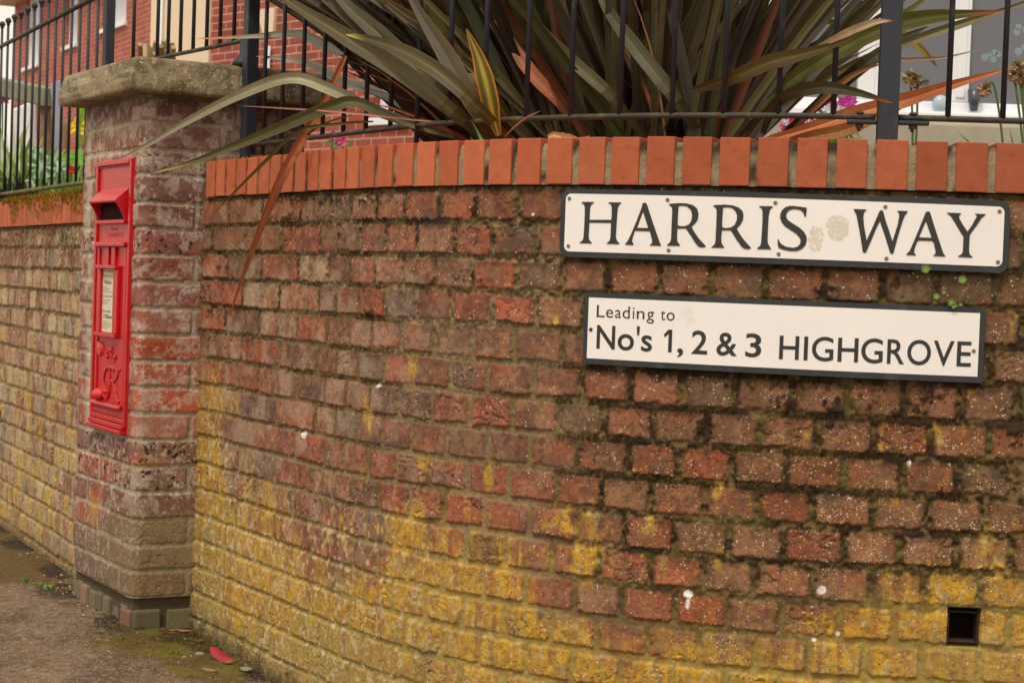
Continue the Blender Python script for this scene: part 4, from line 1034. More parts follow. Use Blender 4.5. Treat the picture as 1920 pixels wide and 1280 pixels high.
t1 = (wvec(sp1 + .02, FO, 0) - wvec(sp1, FO, 0)).normalized(); t2 = (wvec(sp2 + .02, FO, 0) - wvec(sp2, FO, 0)).normalized()
post(f1_, p1, t1, ZTOP + .098, TOPM + .15, .036)
post(f1_, wvec(sp2, FO, 0), t2, ZTOP + .098, TOPM + .15, .042)
bx_ = [495, 529, 567, 606, 645, 687, 733, 783, 842, 908, 987, 1070, 1162, 1260, 1357, 1460, 1563]
bs = [sz(x, 200, FO)[0] for x in bx_]; print('bar gaps', np.round(np.diff(bs), 3), sp2 - bs[-1], bs[0] - sp1)
ylow = {783: ZTOP + .09}
for x, s in zip(bx_, bs): bar(f1_, wvec(s, FO, 0), ylow.get(x, RZ if x > 540 else ZTOP + .10), TOPM + .08, 0)
def rail(parent, pts, name='rail', r=.0064, m=M_RAIL):
    mb = MB(); mb.tube(pts, r, 12); return mb.build(name, m, parent, True)
rail(f1_, [wvec(s, FO, RZ) for s in np.arange(sp1 + .02, sp2 - .022, .02)])
rail(f1_, [wvec(s, FO, TOPM) for s in np.arange(sp1 + .02, sp2 - .022, .02)])
def clamp(parent, s0, s1, bolt):
    mb = MB(); c = wvec((s0 + s1) / 2, FO, RZ - .0108); d = (wvec(s1, FO, 0) - wvec(s0, FO, 0)); R = Matrix((d.normalized(), Vector((-d.y, d.x, 0)).normalized(), Vector((0, 0, 1)))).transposed()
    mb.box(c, (abs(s1 - s0), .024, .008), R); o = mb.build('clamp_plate', M_IRON, parent, bevel=.002)
    m2 = MB(); b = wvec(bolt, FO, RZ - .021); m2.tube([b + Vector((0, 0, .006)), b - Vector((0, 0, .002))], .0085, 6); m2.tube([b - Vector((0, 0, .003)), b - Vector((.002, 0, .008))], .004, 8)
    m2.ball(wvec(bolt, FO, RZ + .0075), .009, 10, 6, (1, 1, .5)); m2.build('bolt', M_RUST, o)
clamp(f1_, sz(1590, 220, FO)[0], sp2 - .024, sz(1612, 220, FO)[0])
f2_ = fence_obj('short railing section right of the thick post, in front of the white window', tuple(wvec(sp2 + .2, FO, RZ)))
for x in (1778, 1881): bar(f2_, wvec(sz(x, 200, FO)[0], FO, 0), RZ, TOPM + .08, 0)
sb = sz(1881, 200, FO)[0]
for i in range(1, 5): bar(f2_, wvec(sb + .113 * i, FO, 0), RZ, TOPM + .08, 0)
rail(f2_, [wvec(s, FO, RZ) for s in np.arange(sp2 + .024, sb + .6, .03)]); rail(f2_, [wvec(s, FO, TOPM) for s in np.arange(sp2 + .024, sb + .6, .03)])
clamp(f2_, sp2 + .024, sz(1740, 226, FO)[0], sz(1712, 226, FO)[0])
# over the pier
f3_ = fence_obj('railing section standing over the concrete cap of the pier between two square posts', tuple((p1 + p3) / 2))
ed = (p1 - p3).normalized(); LZ = at(445, 73, (p1.y)).z
for i in range(9):
    pos = None
for x in (250, 295, 315, 338, 362, 387, 412, 438):
    t, _z = ray_line(x, 90, np.array([p3.x, p3.y]), np.array([ed.x, ed.y])); q = p3 + ed * t; bar(f3_, q, LZ, TOPM + .10, 0)
rail(f3_, [p3 + Vector((0, 0, LZ)), p1 - ed * .024 + Vector((0, 0, LZ))]); rail(f3_, [p3 + Vector((0, 0, TOPM + .02)), p1 - ed * .024 + Vector((0, 0, TOPM + .02))])
mb = MB(); q = p1 - ed * .05; mb.tube([(q.x, q.y, ZCAP + .098), (q.x, q.y, ZCAP + .11), (q.x, q.y, ZCAP + .125), (q.x, q.y, ZCAP + .132), (q.x, q.y, LZ)], [.032, .030, .016, .011, .010], 14)
mb.build('foot_bracket', M_IRON, f3_, True)
post(f3_, p3, ed, ZCAP + .05, TOPM + .12, .032)
# left section
LRZ = lsz(20, 362, FO)[1]; LTZ = lsz(20, 78, FO)[1]; BTZ = lsz(15, 39, FO)[1]
f4_ = fence_obj('left railing section with ball topped bars and a mossy bottom rail', tuple(lvec(0, FO, LRZ)))
sa, sbb = lsz(7.7, 345, FO)[0], lsz(142, 345, FO)[0]; pit = (sbb - sa) / 10; print('left pitch', pit, LRZ, LTZ, BTZ)
s3 = lsz(203, 100, FO)[0]
for i in range(-6, 16):
    s = sa + pit * i
    if s < s3 - .05: bar(f4_, lvec(s, FO, 0), LRZ if i != 5 else LRZ - .08, BTZ - .012, 0, r=.0056)
rail(f4_, [lvec(s, FO, LRZ) for s in (sa - 1.2, s3)], r=.0080, m=M_RAILMOSS); rail(f4_, [lvec(s, FO, LTZ) for s in (sa - 1.2, s3)], r=.0088, m=M_RAIL)

# ------------------------------------------------------------------ garden ground, houses
def wedge_pts():
    A = [lpos(s, -.22) for s in np.arange(-4, .8, .4)] + [tuple(cc + G2 * .2 - E2 * .0)] + [wpos(s, -.22) for s in np.arange(.3, 3.9, .1)]
    return [(float(a), float(b)) for a, b in A]
WP = wedge_pts(); mb = MB(); gz = 1.235; rr = random.Random(2)
vs = [(x, y, gz) for x, y in WP] + [(x * 3 - 2 + (y - 4) * -.2, 60, gz) for x, y in WP]
n = len(WP); mb.add(vs, [(i, i + 1, n + i + 1, n + i) for i in range(n - 1)], (1, 1, 1))
tag(mb.build('garden_soil', M_SOIL), kind='structure')

def mat_bricks(name, c1, c2, mo, bw=.225, bh=.075):
    m = bpy.data.materials.new(name); m.use_nodes = True; nt = m.node_tree; N = nt.nodes; L = nt.links; b = N['Principled BSDF']; b.inputs['Roughness'].default_value = .9
    uv = N.new('ShaderNodeUVMap'); br = N.new('ShaderNodeTexBrick'); br.inputs['Scale'].default_value = 1; br.inputs['Brick Width'].default_value = bw; br.inputs['Row Height'].default_value = bh
    br.inputs['Mortar Size'].default_value = .006; br.inputs['Color1'].default_value = c1; br.inputs['Color2'].default_value = c2; br.inputs['Mortar'].default_value = mo; br.inputs['Mortar Smooth'].default_value = .3
    L.new(uv.outputs[0], br.inputs[0]); n = N.new('ShaderNodeTexNoise'); n.inputs['Scale'].default_value = 4; n.inputs['Detail'].default_value = 8
    co = N.new('ShaderNodeTexCoord'); L.new(co.outputs['Object'], n.inputs[0])
    mr = N.new('ShaderNodeMapRange'); mr.inputs[3].default_value = .7; mr.inputs[4].default_value = 1.3; L.new(n.outputs[0], mr.inputs[0])
    v = N.new('ShaderNodeVectorMath'); v.operation = 'SCALE'; L.new(br.outputs[0], v.inputs[0]); L.new(mr.outputs[0], v.inputs['Scale']); L.new(v.outputs[0], b.inputs['Base Color'])
    bp = N.new('ShaderNodeBump'); bp.inputs['Distance'].default_value = .006; bp.inputs['Strength'].default_value = .6; bp.invert = True; L.new(br.outputs['Fac'], bp.inputs['Height']); L.new(bp.outputs[0], b.inputs['Normal'])
    return m
M_HB1 = mat_bricks('house_brick_far', pc4(186, 98, 72), pc4(164, 78, 58), pc4(196, 150, 124))
M_HB2 = mat_bricks('house_brick', pc4(170, 84, 62), pc4(148, 66, 50), pc4(206, 166, 138))
class Facade:
    def __init__(s, pa, Ya, pb, Yb):
        a = at(pa, 500, Ya); b = at(pb, 500, Yb); s.o = np.array([a.x, a.y]); d = np.array([b.x - a.x, b.y - a.y]); s.L = np.linalg.norm(d); s.d = d / s.L; s.n = np.array([s.d[1], -s.d[0]])
    def sz(s, x, y): return ray_line(x, y, s.o, s.d)
    def p(s, u, out, z): q = s.o + s.d * u + s.n * out; return Vector((q[0], q[1], z))
    def slab(s, mb, u0, u1, z0, z1, o0, o1):
        vs = [s.p(u, o, z) for o in (o0, o1) for z in (z0, z1) for u in (u0, u1)]
        mb.add(vs, [(0, 1, 3, 2), (4, 6, 7, 5), (0, 4, 5, 1), (2, 3, 7, 6), (0, 2, 6, 4), (1, 5, 7, 3)])
def brick_wall(fc, u0, u1, z0, z1, mt, parent, openings=()):
    """wall face with real openings, 0.25 m thick"""
    us = sorted({u0, u1, *[v for o in openings for v in o[:2]]}); zs = sorted({z0, z1, *[v for o in openings for v in o[2:]]})
    vs = []; fs = []; uvs = []
    def quad(P, U): n = len(vs); vs.extend(P); fs.append((n, n + 1, n + 2, n + 3)); uvs.extend(U)
    for i in range(len(us) - 1):
        for j in range(len(zs) - 1):
            cu, cz = (us[i] + us[i + 1]) / 2, (zs[j] + zs[j + 1]) / 2
            if any(o[0] < cu < o[1] and o[2] < cz < o[3] for o in openings): continue
            quad([fc.p(us[i], 0, zs[j]), fc.p(us[i + 1], 0, zs[j]), fc.p(us[i + 1], 0, zs[j + 1]), fc.p(us[i], 0, zs[j + 1])], [(us[i], zs[j]), (us[i + 1], zs[j]), (us[i + 1], zs[j + 1]), (us[i], zs[j + 1])])
    for a, b, c, d in [(u0, u1, z0, z1)]:
        for u in (a, b): quad([fc.p(u, 0, c), fc.p(u, -4.0, c), fc.p(u, -4.0, d), fc.p(u, 0, d)], [(0, c), (4.0, c), (4.0, d), (0, d)])
        quad([fc.p(a, -4, c), fc.p(b, -4, c), fc.p(b, -4, d), fc.p(a, -4, d)], [(a, c), (b, c), (b, d), (a, d)])
    for a, b, c, d in openings:
        for u in (a, b): quad([fc.p(u, 0, c), fc.p(u, -.1, c), fc.p(u, -.1, d), fc.p(u, 0, d)], [(0, c), (.1, c), (.1, d), (0, d)])
        for z in (c, d): quad([fc.p(a, 0, z), fc.p(b, 0, z), fc.p(b, -.1, z), fc.p(a, -.1, z)], [(a, 0), (b, 0), (b, .1), (a, .1)])
    me = bpy.data.meshes.new('wall'); me.from_pydata([tuple(v) for v in vs], [], fs); uvl = me.uv_layers.new(name='UVMap')
    for i, l in enumerate(me.loops): uvl.data[i].uv = uvs[l.vertex_index]
    return link('wall', me, mt, parent)
def window(fc, u0, u1, z0, z1, parent, inset=.07, fr=.055, mull=(), pane=None, sill=True):
    mb = MB()
    for a, b, c, d in ((u0, u0 + fr, z0, z1), (u1 - fr, u1, z0, z1), (u0 + fr, u1 - fr, z0, z0 + fr), (u0 + fr, u1 - fr, z1 - fr, z1), *[(m - .03, m + .03, z0 + fr, z1 - fr) for m in mull]):
        fc.slab(mb, a, b, c, d, -inset - .05, -inset)
    wn = mb.build('window', M_UPVC, parent, bevel=.006)
    g = MB(); fc.slab(g, u0 + fr * .8, u1 - fr * .8, z0 + fr * .8, z1 - fr * .8, -inset - .035, -inset - .028); g.build('pane', pane or M_GLASS, wn)
    if sill:
        g = MB(); fc.slab(g, u0 - .06, u1 + .06, z0 - .07, z0 - .002, -inset, .05); g.build('sill', M_UPVC, wn, bevel=.005)
    return wn
def YP(P): return .075 * FPX / P
FA = Facade(15, YP(7.56), 285, YP(9.79))
hA = empty('brick_house', tuple(FA.p(FA.L / 2, -2, 0))); tag(hA, 'far red brick house at the left with white framed windows', 'house')
M_PALEP = mat('curtained_pane', pc4(222, 222, 218), .3, spec=.3, var=.05, vscale=2)
ops = []
for (xl, yl, xr, yr) in ((46, 129, 71.5, 118), (121, 89.5, 144, 80), (190, 58, 236, 39)):
    a, z_ = FA.sz(xl, yl); b, z2 = FA.sz(xr, yr); ops.append((a, b, (z_ + z2) / 2, (z_ + z2) / 2 + 1.35))
ez = FA.sz(21, 12)[1]
brick_wall(FA, 0, FA.L + .2, -1, ez, M_HB1, hA, ops)
for o in ops: window(FA, *o, hA, pane=M_PALEP)
mb = MB(); FA.slab(mb, -.35, FA.L + .4, ez, ez + .22, -.3, .35); mb.build('eaves', M_CREAM, hA)
mb = MB(); q = [FA.p(-.35, .35, ez + .22), FA.p(FA.L + .4, .35, ez + .22), FA.p(FA.L + .4, -2, ez + 1.8), FA.p(-.35, -2, ez + 1.8), FA.p(FA.L + .4, -4.3, ez + .22), FA.p(-.35, -4.3, ez + .22)]
mb.add(q, [(0, 1, 2, 3), (3, 2, 4, 5), (0, 3, 5), (1, 4, 2)]); mb.build('roof', mat('brown_tiles', pc4(110, 74, 60), .9, var=.2, vscale=5), hA)
FB = Facade(385, 18.2, 900, 15.4)
hB = empty('brick_house', tuple(FB.p(1, -2, 0))); tag(hB, 'nearer red brick house behind the flax with a cream corner column', 'house')
a, z_ = FB.sz(700, 222); b, _z = FB.sz(760, 222); z2 = FB.sz(700, 150)[1]
a2 = FB.sz(498, 100)[0]; b2 = FB.sz(520, 100)[0]
brick_wall(FB, -.02, FB.L + 1, -1, 6.0, M_HB2, hB, [(a, b, z_, z2)])
window(FB, a, b, z_, z2, hB, pane=M_PALEP)
mb = MB(); u0 = FB.sz(286, 60)[0]
FB.slab(mb, u0, -.021, -1, 6.0, -.5, .03); mb.build('corner_column', M_CREAM, hB, bevel=.01)
mb = MB(); ud = FB.sz(309, 60)[0]; mb.tube([FB.p(ud, .06, -1), FB.p(ud, .06, 5.9)], .032, 14); mb.build('downpipe', M_UPVC, hB, True)
mb = MB(); K = [FB.sz(*q) for q in ((487, 21), (520, 16), (517, 62), (498, 66))]
vs = [FB.p(u, .035, z) for u, z in K] + [FB.p(u, -.02, z) for u, z in K]; mb.add(vs, [(3, 2, 1, 0), (4, 5, 6, 7)] + [(i, (i + 1) % 4, (i + 1) % 4 + 4, i + 4) for i in range(4)]); mb.build('keystone', M_CREAM, hB)
mb = MB(); u, z = FB.sz(509.5, 88); mb.tube([FB.p(u, .05, -1), FB.p(u, .05, z)], .03, 12); mb.build('waste_pipe', M_UPVC, hB, True)
# white bay window, right
FC = Facade(1500, 8.0, 1960, 8.0)
hC = empty('bay_window', tuple(FC.p(.6, 0, 1.2))); tag(hC, 'white framed window with grey glass behind the right hand railing', 'window')
zb = FC.sz(1750, 214)[1]; zs_ = FC.sz(1750, 234)[1]
mb = MB(); mu = [FC.sz(x, 120)[0] for x in (1606, 1644, 1779, 1813)]; L0 = FC.sz(1440, 100)[0]; L1_ = FC.sz(2100, 100)[0]; zt_ = zb + 1.15; fr = .048
FC.slab(mb, L0, L1_, zb, zb + fr, 0, .06)
fr_ = mb.build('frame', M_UPVC, hC, bevel=.006)
for a, b in ((mu[0], mu[1]), (mu[2], mu[3]), (L0 - .07, L0), (L1_, L1_ + .07)):
    g = MB(); FC.slab(g, a, b, zb + fr + .0005, zt_, .002, .058); g.build('mullion', M_UPVC, hC, bevel=.005)
    g = MB(); FC.slab(g, a + .018, b - .018, zb + fr + .02, zt_ - .02, .0585, .066); g.build('glazing_bead', M_UPVC, hC, bevel=.003)
g = MB(); FC.slab(g, L0 - .1, L1_ + .1, zt_ + .0005, zt_ + .07, 0, .06); g.build('head', M_UPVC, hC)
g = MB(); FC.slab(g, L0 - .1, L1_ + .1, zs_, zb - .001, -.05, .13); g.build('sill', M_UPVC, hC, bevel=.008)
g = MB(); FC.slab(g, L0, L1_, zb + .02, zt_, .015, .022); gp = g.build('pane', M_GLASS, hC)
g = MB()
for x, y, r_ in ((1907.5, 52, 6), (1904, 62, 6.5), (1921, 58, 7), (1925, 70, 6), (1907, 98, 7.5), (1918, 90, 6), (1844, 109, 7), (1862, 100, 6), (1870, 104, 5.5), (1860, 113, 6), (1854, 104, 4.5)):
    u, z = FC.sz(x, y); R3 = r_ / FPX * 8; g.add([FC.p(u + R3 * math.cos(i * .524), .0225, z + R3 * math.sin(i * .524)) for i in range(12)], [tuple(range(12))])
g.build('window_stickers', M_STICK, gp)
g = MB(); u, z = FC.sz(1753, 212); g.ball(FC.p(u, .10, z + .026), .036, 16, 12, (1, .7, 1.15)); tag(g.build('egg_ornament', mat('pale_blue_glaze', pc4(178, 190, 188), .3), None, True), 'pale blue egg shaped ornament standing on the white window ledge', 'ornament')
g = MB(); u, z = FC.sz(1816, 212); g.tube([FC.p(u, .09, z - .0), FC.p(u, .09, z + .09)], [.016, .03], 14); tag(g.build('dark_vase', mat('dark_glass', pc4(70, 76, 76), .3), None, True), 'small dark flared vase beside the window mullion', 'vase')
g = MB(); u, z = FC.sz(1727, 152); g.ball(FC.p(u, .03, z), .018, 10, 8, (1.7, .3, .4)); g.tube([FC.p(u - .02, .03, z + .006), FC.p(u - .05, .03, z + .012)], [.006, .002], 6); tag(g.build('bird_ornament', mat('slate_paint', pc4(76, 76, 84), .6), None, True), 'small slate coloured bird shape against the grey glass', 'ornament')
lw = empty('low_wall', tuple(FC.p(.6, .1, 1.2))); tag(lw, 'low pale rendered ledge wall under the white window', 'wall')
g = MB(); FC.slab(g, L0 - .6, L1_ + .4, .6, zs_ - .002, -.25, .17); g.build('render', M_STONE, lw, bevel=.015)
g = MB(); FC.slab(g, L0 - .5, L1_ + .4, zt_ + .075, zt_ + 3, -.3, .02); g.build('upper_wall', M_STONE, lw)

# ------------------------------------------------------------------ leaves
def smooth_pts(P, k=5):
    out = []
    for i in range(len(P) - 1):
        p0, p1_, p2_, p3_ = P[max(i - 1, 0)], P[i], P[i + 1], P[min(i + 2, len(P) - 1)]
        for j in range(k):
            t = j / k; out.append(.5 * ((2 * p1_) + (-p0 + p2_) * t + (2 * p0 - 5 * p1_ + 4 * p2_ - p3_) * t * t + (-p0 + 3 * p1_ - 3 * p2_ + p3_) * t ** 3))
    return out + [P[-1]]
CAMP = Vector((0, 0, ZC))
def blade(mb, P, wid, cm, ce, fold=.22, twist=0.0, tipw=.5, face=None, basew=.7, cmid=None, rnd_=None, tipc=None, rim=.86):
    """sword leaf through P, widest near the middle; V folded, edge coloured"""
    n = len(P); vs = []; cs = []; U = [-1, -rim, -.45 * min(1, rim + .1), 0, .45 * min(1, rim + .1), rim, 1]
    cm = np.array(cm); ce = np.array(ce); cmid = cm * 1.12 if cmid is None else np.array(cmid)
    rnd_ = rnd_ or rnd; ph = rnd_.uniform(0, 50); kx = rnd_.choice((-1, 1)) * .08
    for i, p in enumerate(P):
        t = i / (n - 1); tg = (P[min(i + 1, n - 1)] - P[max(i - 1, 0)]).normalized()
        fc = (face or (CAMP - p)).normalized(); side = tg.cross(fc)
        if side.length < .05: side = tg.cross(Vector((0, 0, 1)))
        side.normalize(); nr = side.cross(tg).normalized()
        a = twist * (t + .3); side, nr = side * math.cos(a) + nr * math.sin(a), nr * math.cos(a) - side * math.sin(a)
        w_ = wid * .5 * min(basew + (1 - basew) * min(t / .35, 1), 1) * min(1, max(.015, (1 - t) / tipw)) ** .8
        for u in U:
            vs.append(p + side * (u * w_) - nr * (abs(u) * w_ * fold * -1) + nr * (math.sin(ph + t * 9) * w_ * kx * u))
            k = 0 if abs(u) < min(.9, rim + .05 if rim > .7 else rim - .01) else 1
            c = ce if k else (cmid if u == 0 else cm)
            m_ = .85 + .3 * float(noise(np.array(t * 5 + ph), np.array(u * 2. + ph)))
            c = c * m_
            if tipc is not None: q = max(0, min(1, (t - .86) / .1)); c = c * (1 - q) + np.array(tipc) * q
            cs.append((float(c[0]), float(c[1]), float(c[2]), (u + 1) / 2 + ph))
    fs = []
    for i in range(n - 1):
        for j in range(6): fs.append((i * 7 + j, i * 7 + j + 1, (i + 1) * 7 + j + 1, (i + 1) * 7 + j))
    mb.add(vs, fs, cs)
FLX = [((104, 90, 42), .28), ((88, 72, 36), .24), ((116, 104, 56), .14), ((82, 54, 30), .12), ((92, 104, 46), .09), ((134, 72, 42), .06), ((140, 128, 44), .07)]
def flxcol(r):
    x = r.random(); a = 0
    for c, w_ in FLX:
        a += w_
        if x < a: return c
    return FLX[0][0]
flax = empty('flax_plant', tuple(at(1230, 262, 4.5))); flax.location.z = 1.23
tag(flax, 'huge bronze green flax clump of sword leaves filling the bed behind the railings', 'plant')
fol = MB(); rr = random.Random(21)
for i in range(1900):
    q = rr.random(); bx = 900 + 640 * q; Y = rr.uniform(4.45, 5.15) - .45 * q
    b = at(bx, 300, Y); b.z = 1.22
    lean = (q - .52) * 1.9 + rr.gauss(0, .34); lean = max(-1.25, min(1.2, lean))
    ly = rr.uniform(-.16, .25); L = rr.uniform(.75, 1.5)
    if abs(lean) > .9: L *= .75
    dr = rr.uniform(.0, .22) * (1 if abs(lean) > .3 else .4)
    d = Vector((math.sin(lean), ly, math.cos(lean))); P = []
    for j in range(9):
        t = j / 8; p = b + d * (L * t) + Vector((math.copysign(1, lean) * dr * .5, 0, -dr)) * (L * t * t)
        P.append(p)
    # keep behind the railing line
    P = [Vector((p.x, max(p.y, 4.02 if p.x > .1 else 4.02 + (.1 - p.x) * .95), p.z)) for p in P]
    XX, YY = project(*[np.array([getattr(p, k_) for p in P]) for k_ in 'xyz']); vis = (YY > -10) & (YY < 900)
    if (vis & ((XX < 690 - np.clip(262 - YY, 0, 300) * .50) | (XX > np.minimum(1520 + (262 - YY) * 1.7, 1688)))).any(): continue
    c = flxcol(rr); dd = .35 if i % 2 else 0.0
    P = [p + Vector((0, dd, 0)) for p in P]
    col = pc(c, rr.uniform(.18, .50)) * np.array([1, .94, .78]); e = pc((150, 78, 40) if rr.random() < .5 else (108, 84, 44), rr.uniform(.3, .6))  # leaf colours cut darker, painting in the shade inside the clump
    blade(fol, P, rr.uniform(.014, .034), col, e, fold=rr.uniform(.15, .45), twist=rr.uniform(-1.1, 1.1), rnd_=rr, tipw=.6, tipc=pc((132, 84, 50), .7) if rr.random() < .5 else None)
for i in range(110):                         # thin dead leaves and stems
    q = rr.random(); b = at(880 + 700 * q, 300, 4.4 - .25 * q + rr.uniform(0, .4)); b.z = 1.22
    lean = (q - .5) * 2.3 + rr.gauss(0, .35); L = rr.uniform(.3, .9); d = Vector((math.sin(lean), rr.uniform(-.1, .2), math.cos(lean)))
    P = [b + d * (L * j / 6) + Vector((.1 * math.copysign(1, lean), 0, -.25)) * (L * (j / 6) ** 2) for j in range(7)]
    P = [Vector((p.x, max(p.y, 4.0 if p.x > .1 else 4.0 + (.1 - p.x) * .95), p.z)) for p in P]
    XX, YY = project(*[np.array([getattr(p, k_) for p in P]) for k_ in 'xyz']); vis = (YY > -10) & (YY < 900)
    if (vis & ((XX < 660 - np.clip(262 - YY, 0, 300) * .50) | (XX > np.minimum(1490 + (262 - YY) * 1.25, 1690)))).any(): continue
    c = pc(rr.choice([(176, 92, 50), (150, 84, 48), (120, 60, 40), (186, 130, 80)]), .8); blade(fol, P, rr.uniform(.005, .013), c, c * .8, fold=.5, twist=rr.uniform(-1, 1), rnd_=rr)
fol.build('foliage', M_LEAF, flax)
OL = (100, 92, 54); OR = (206, 104, 40)
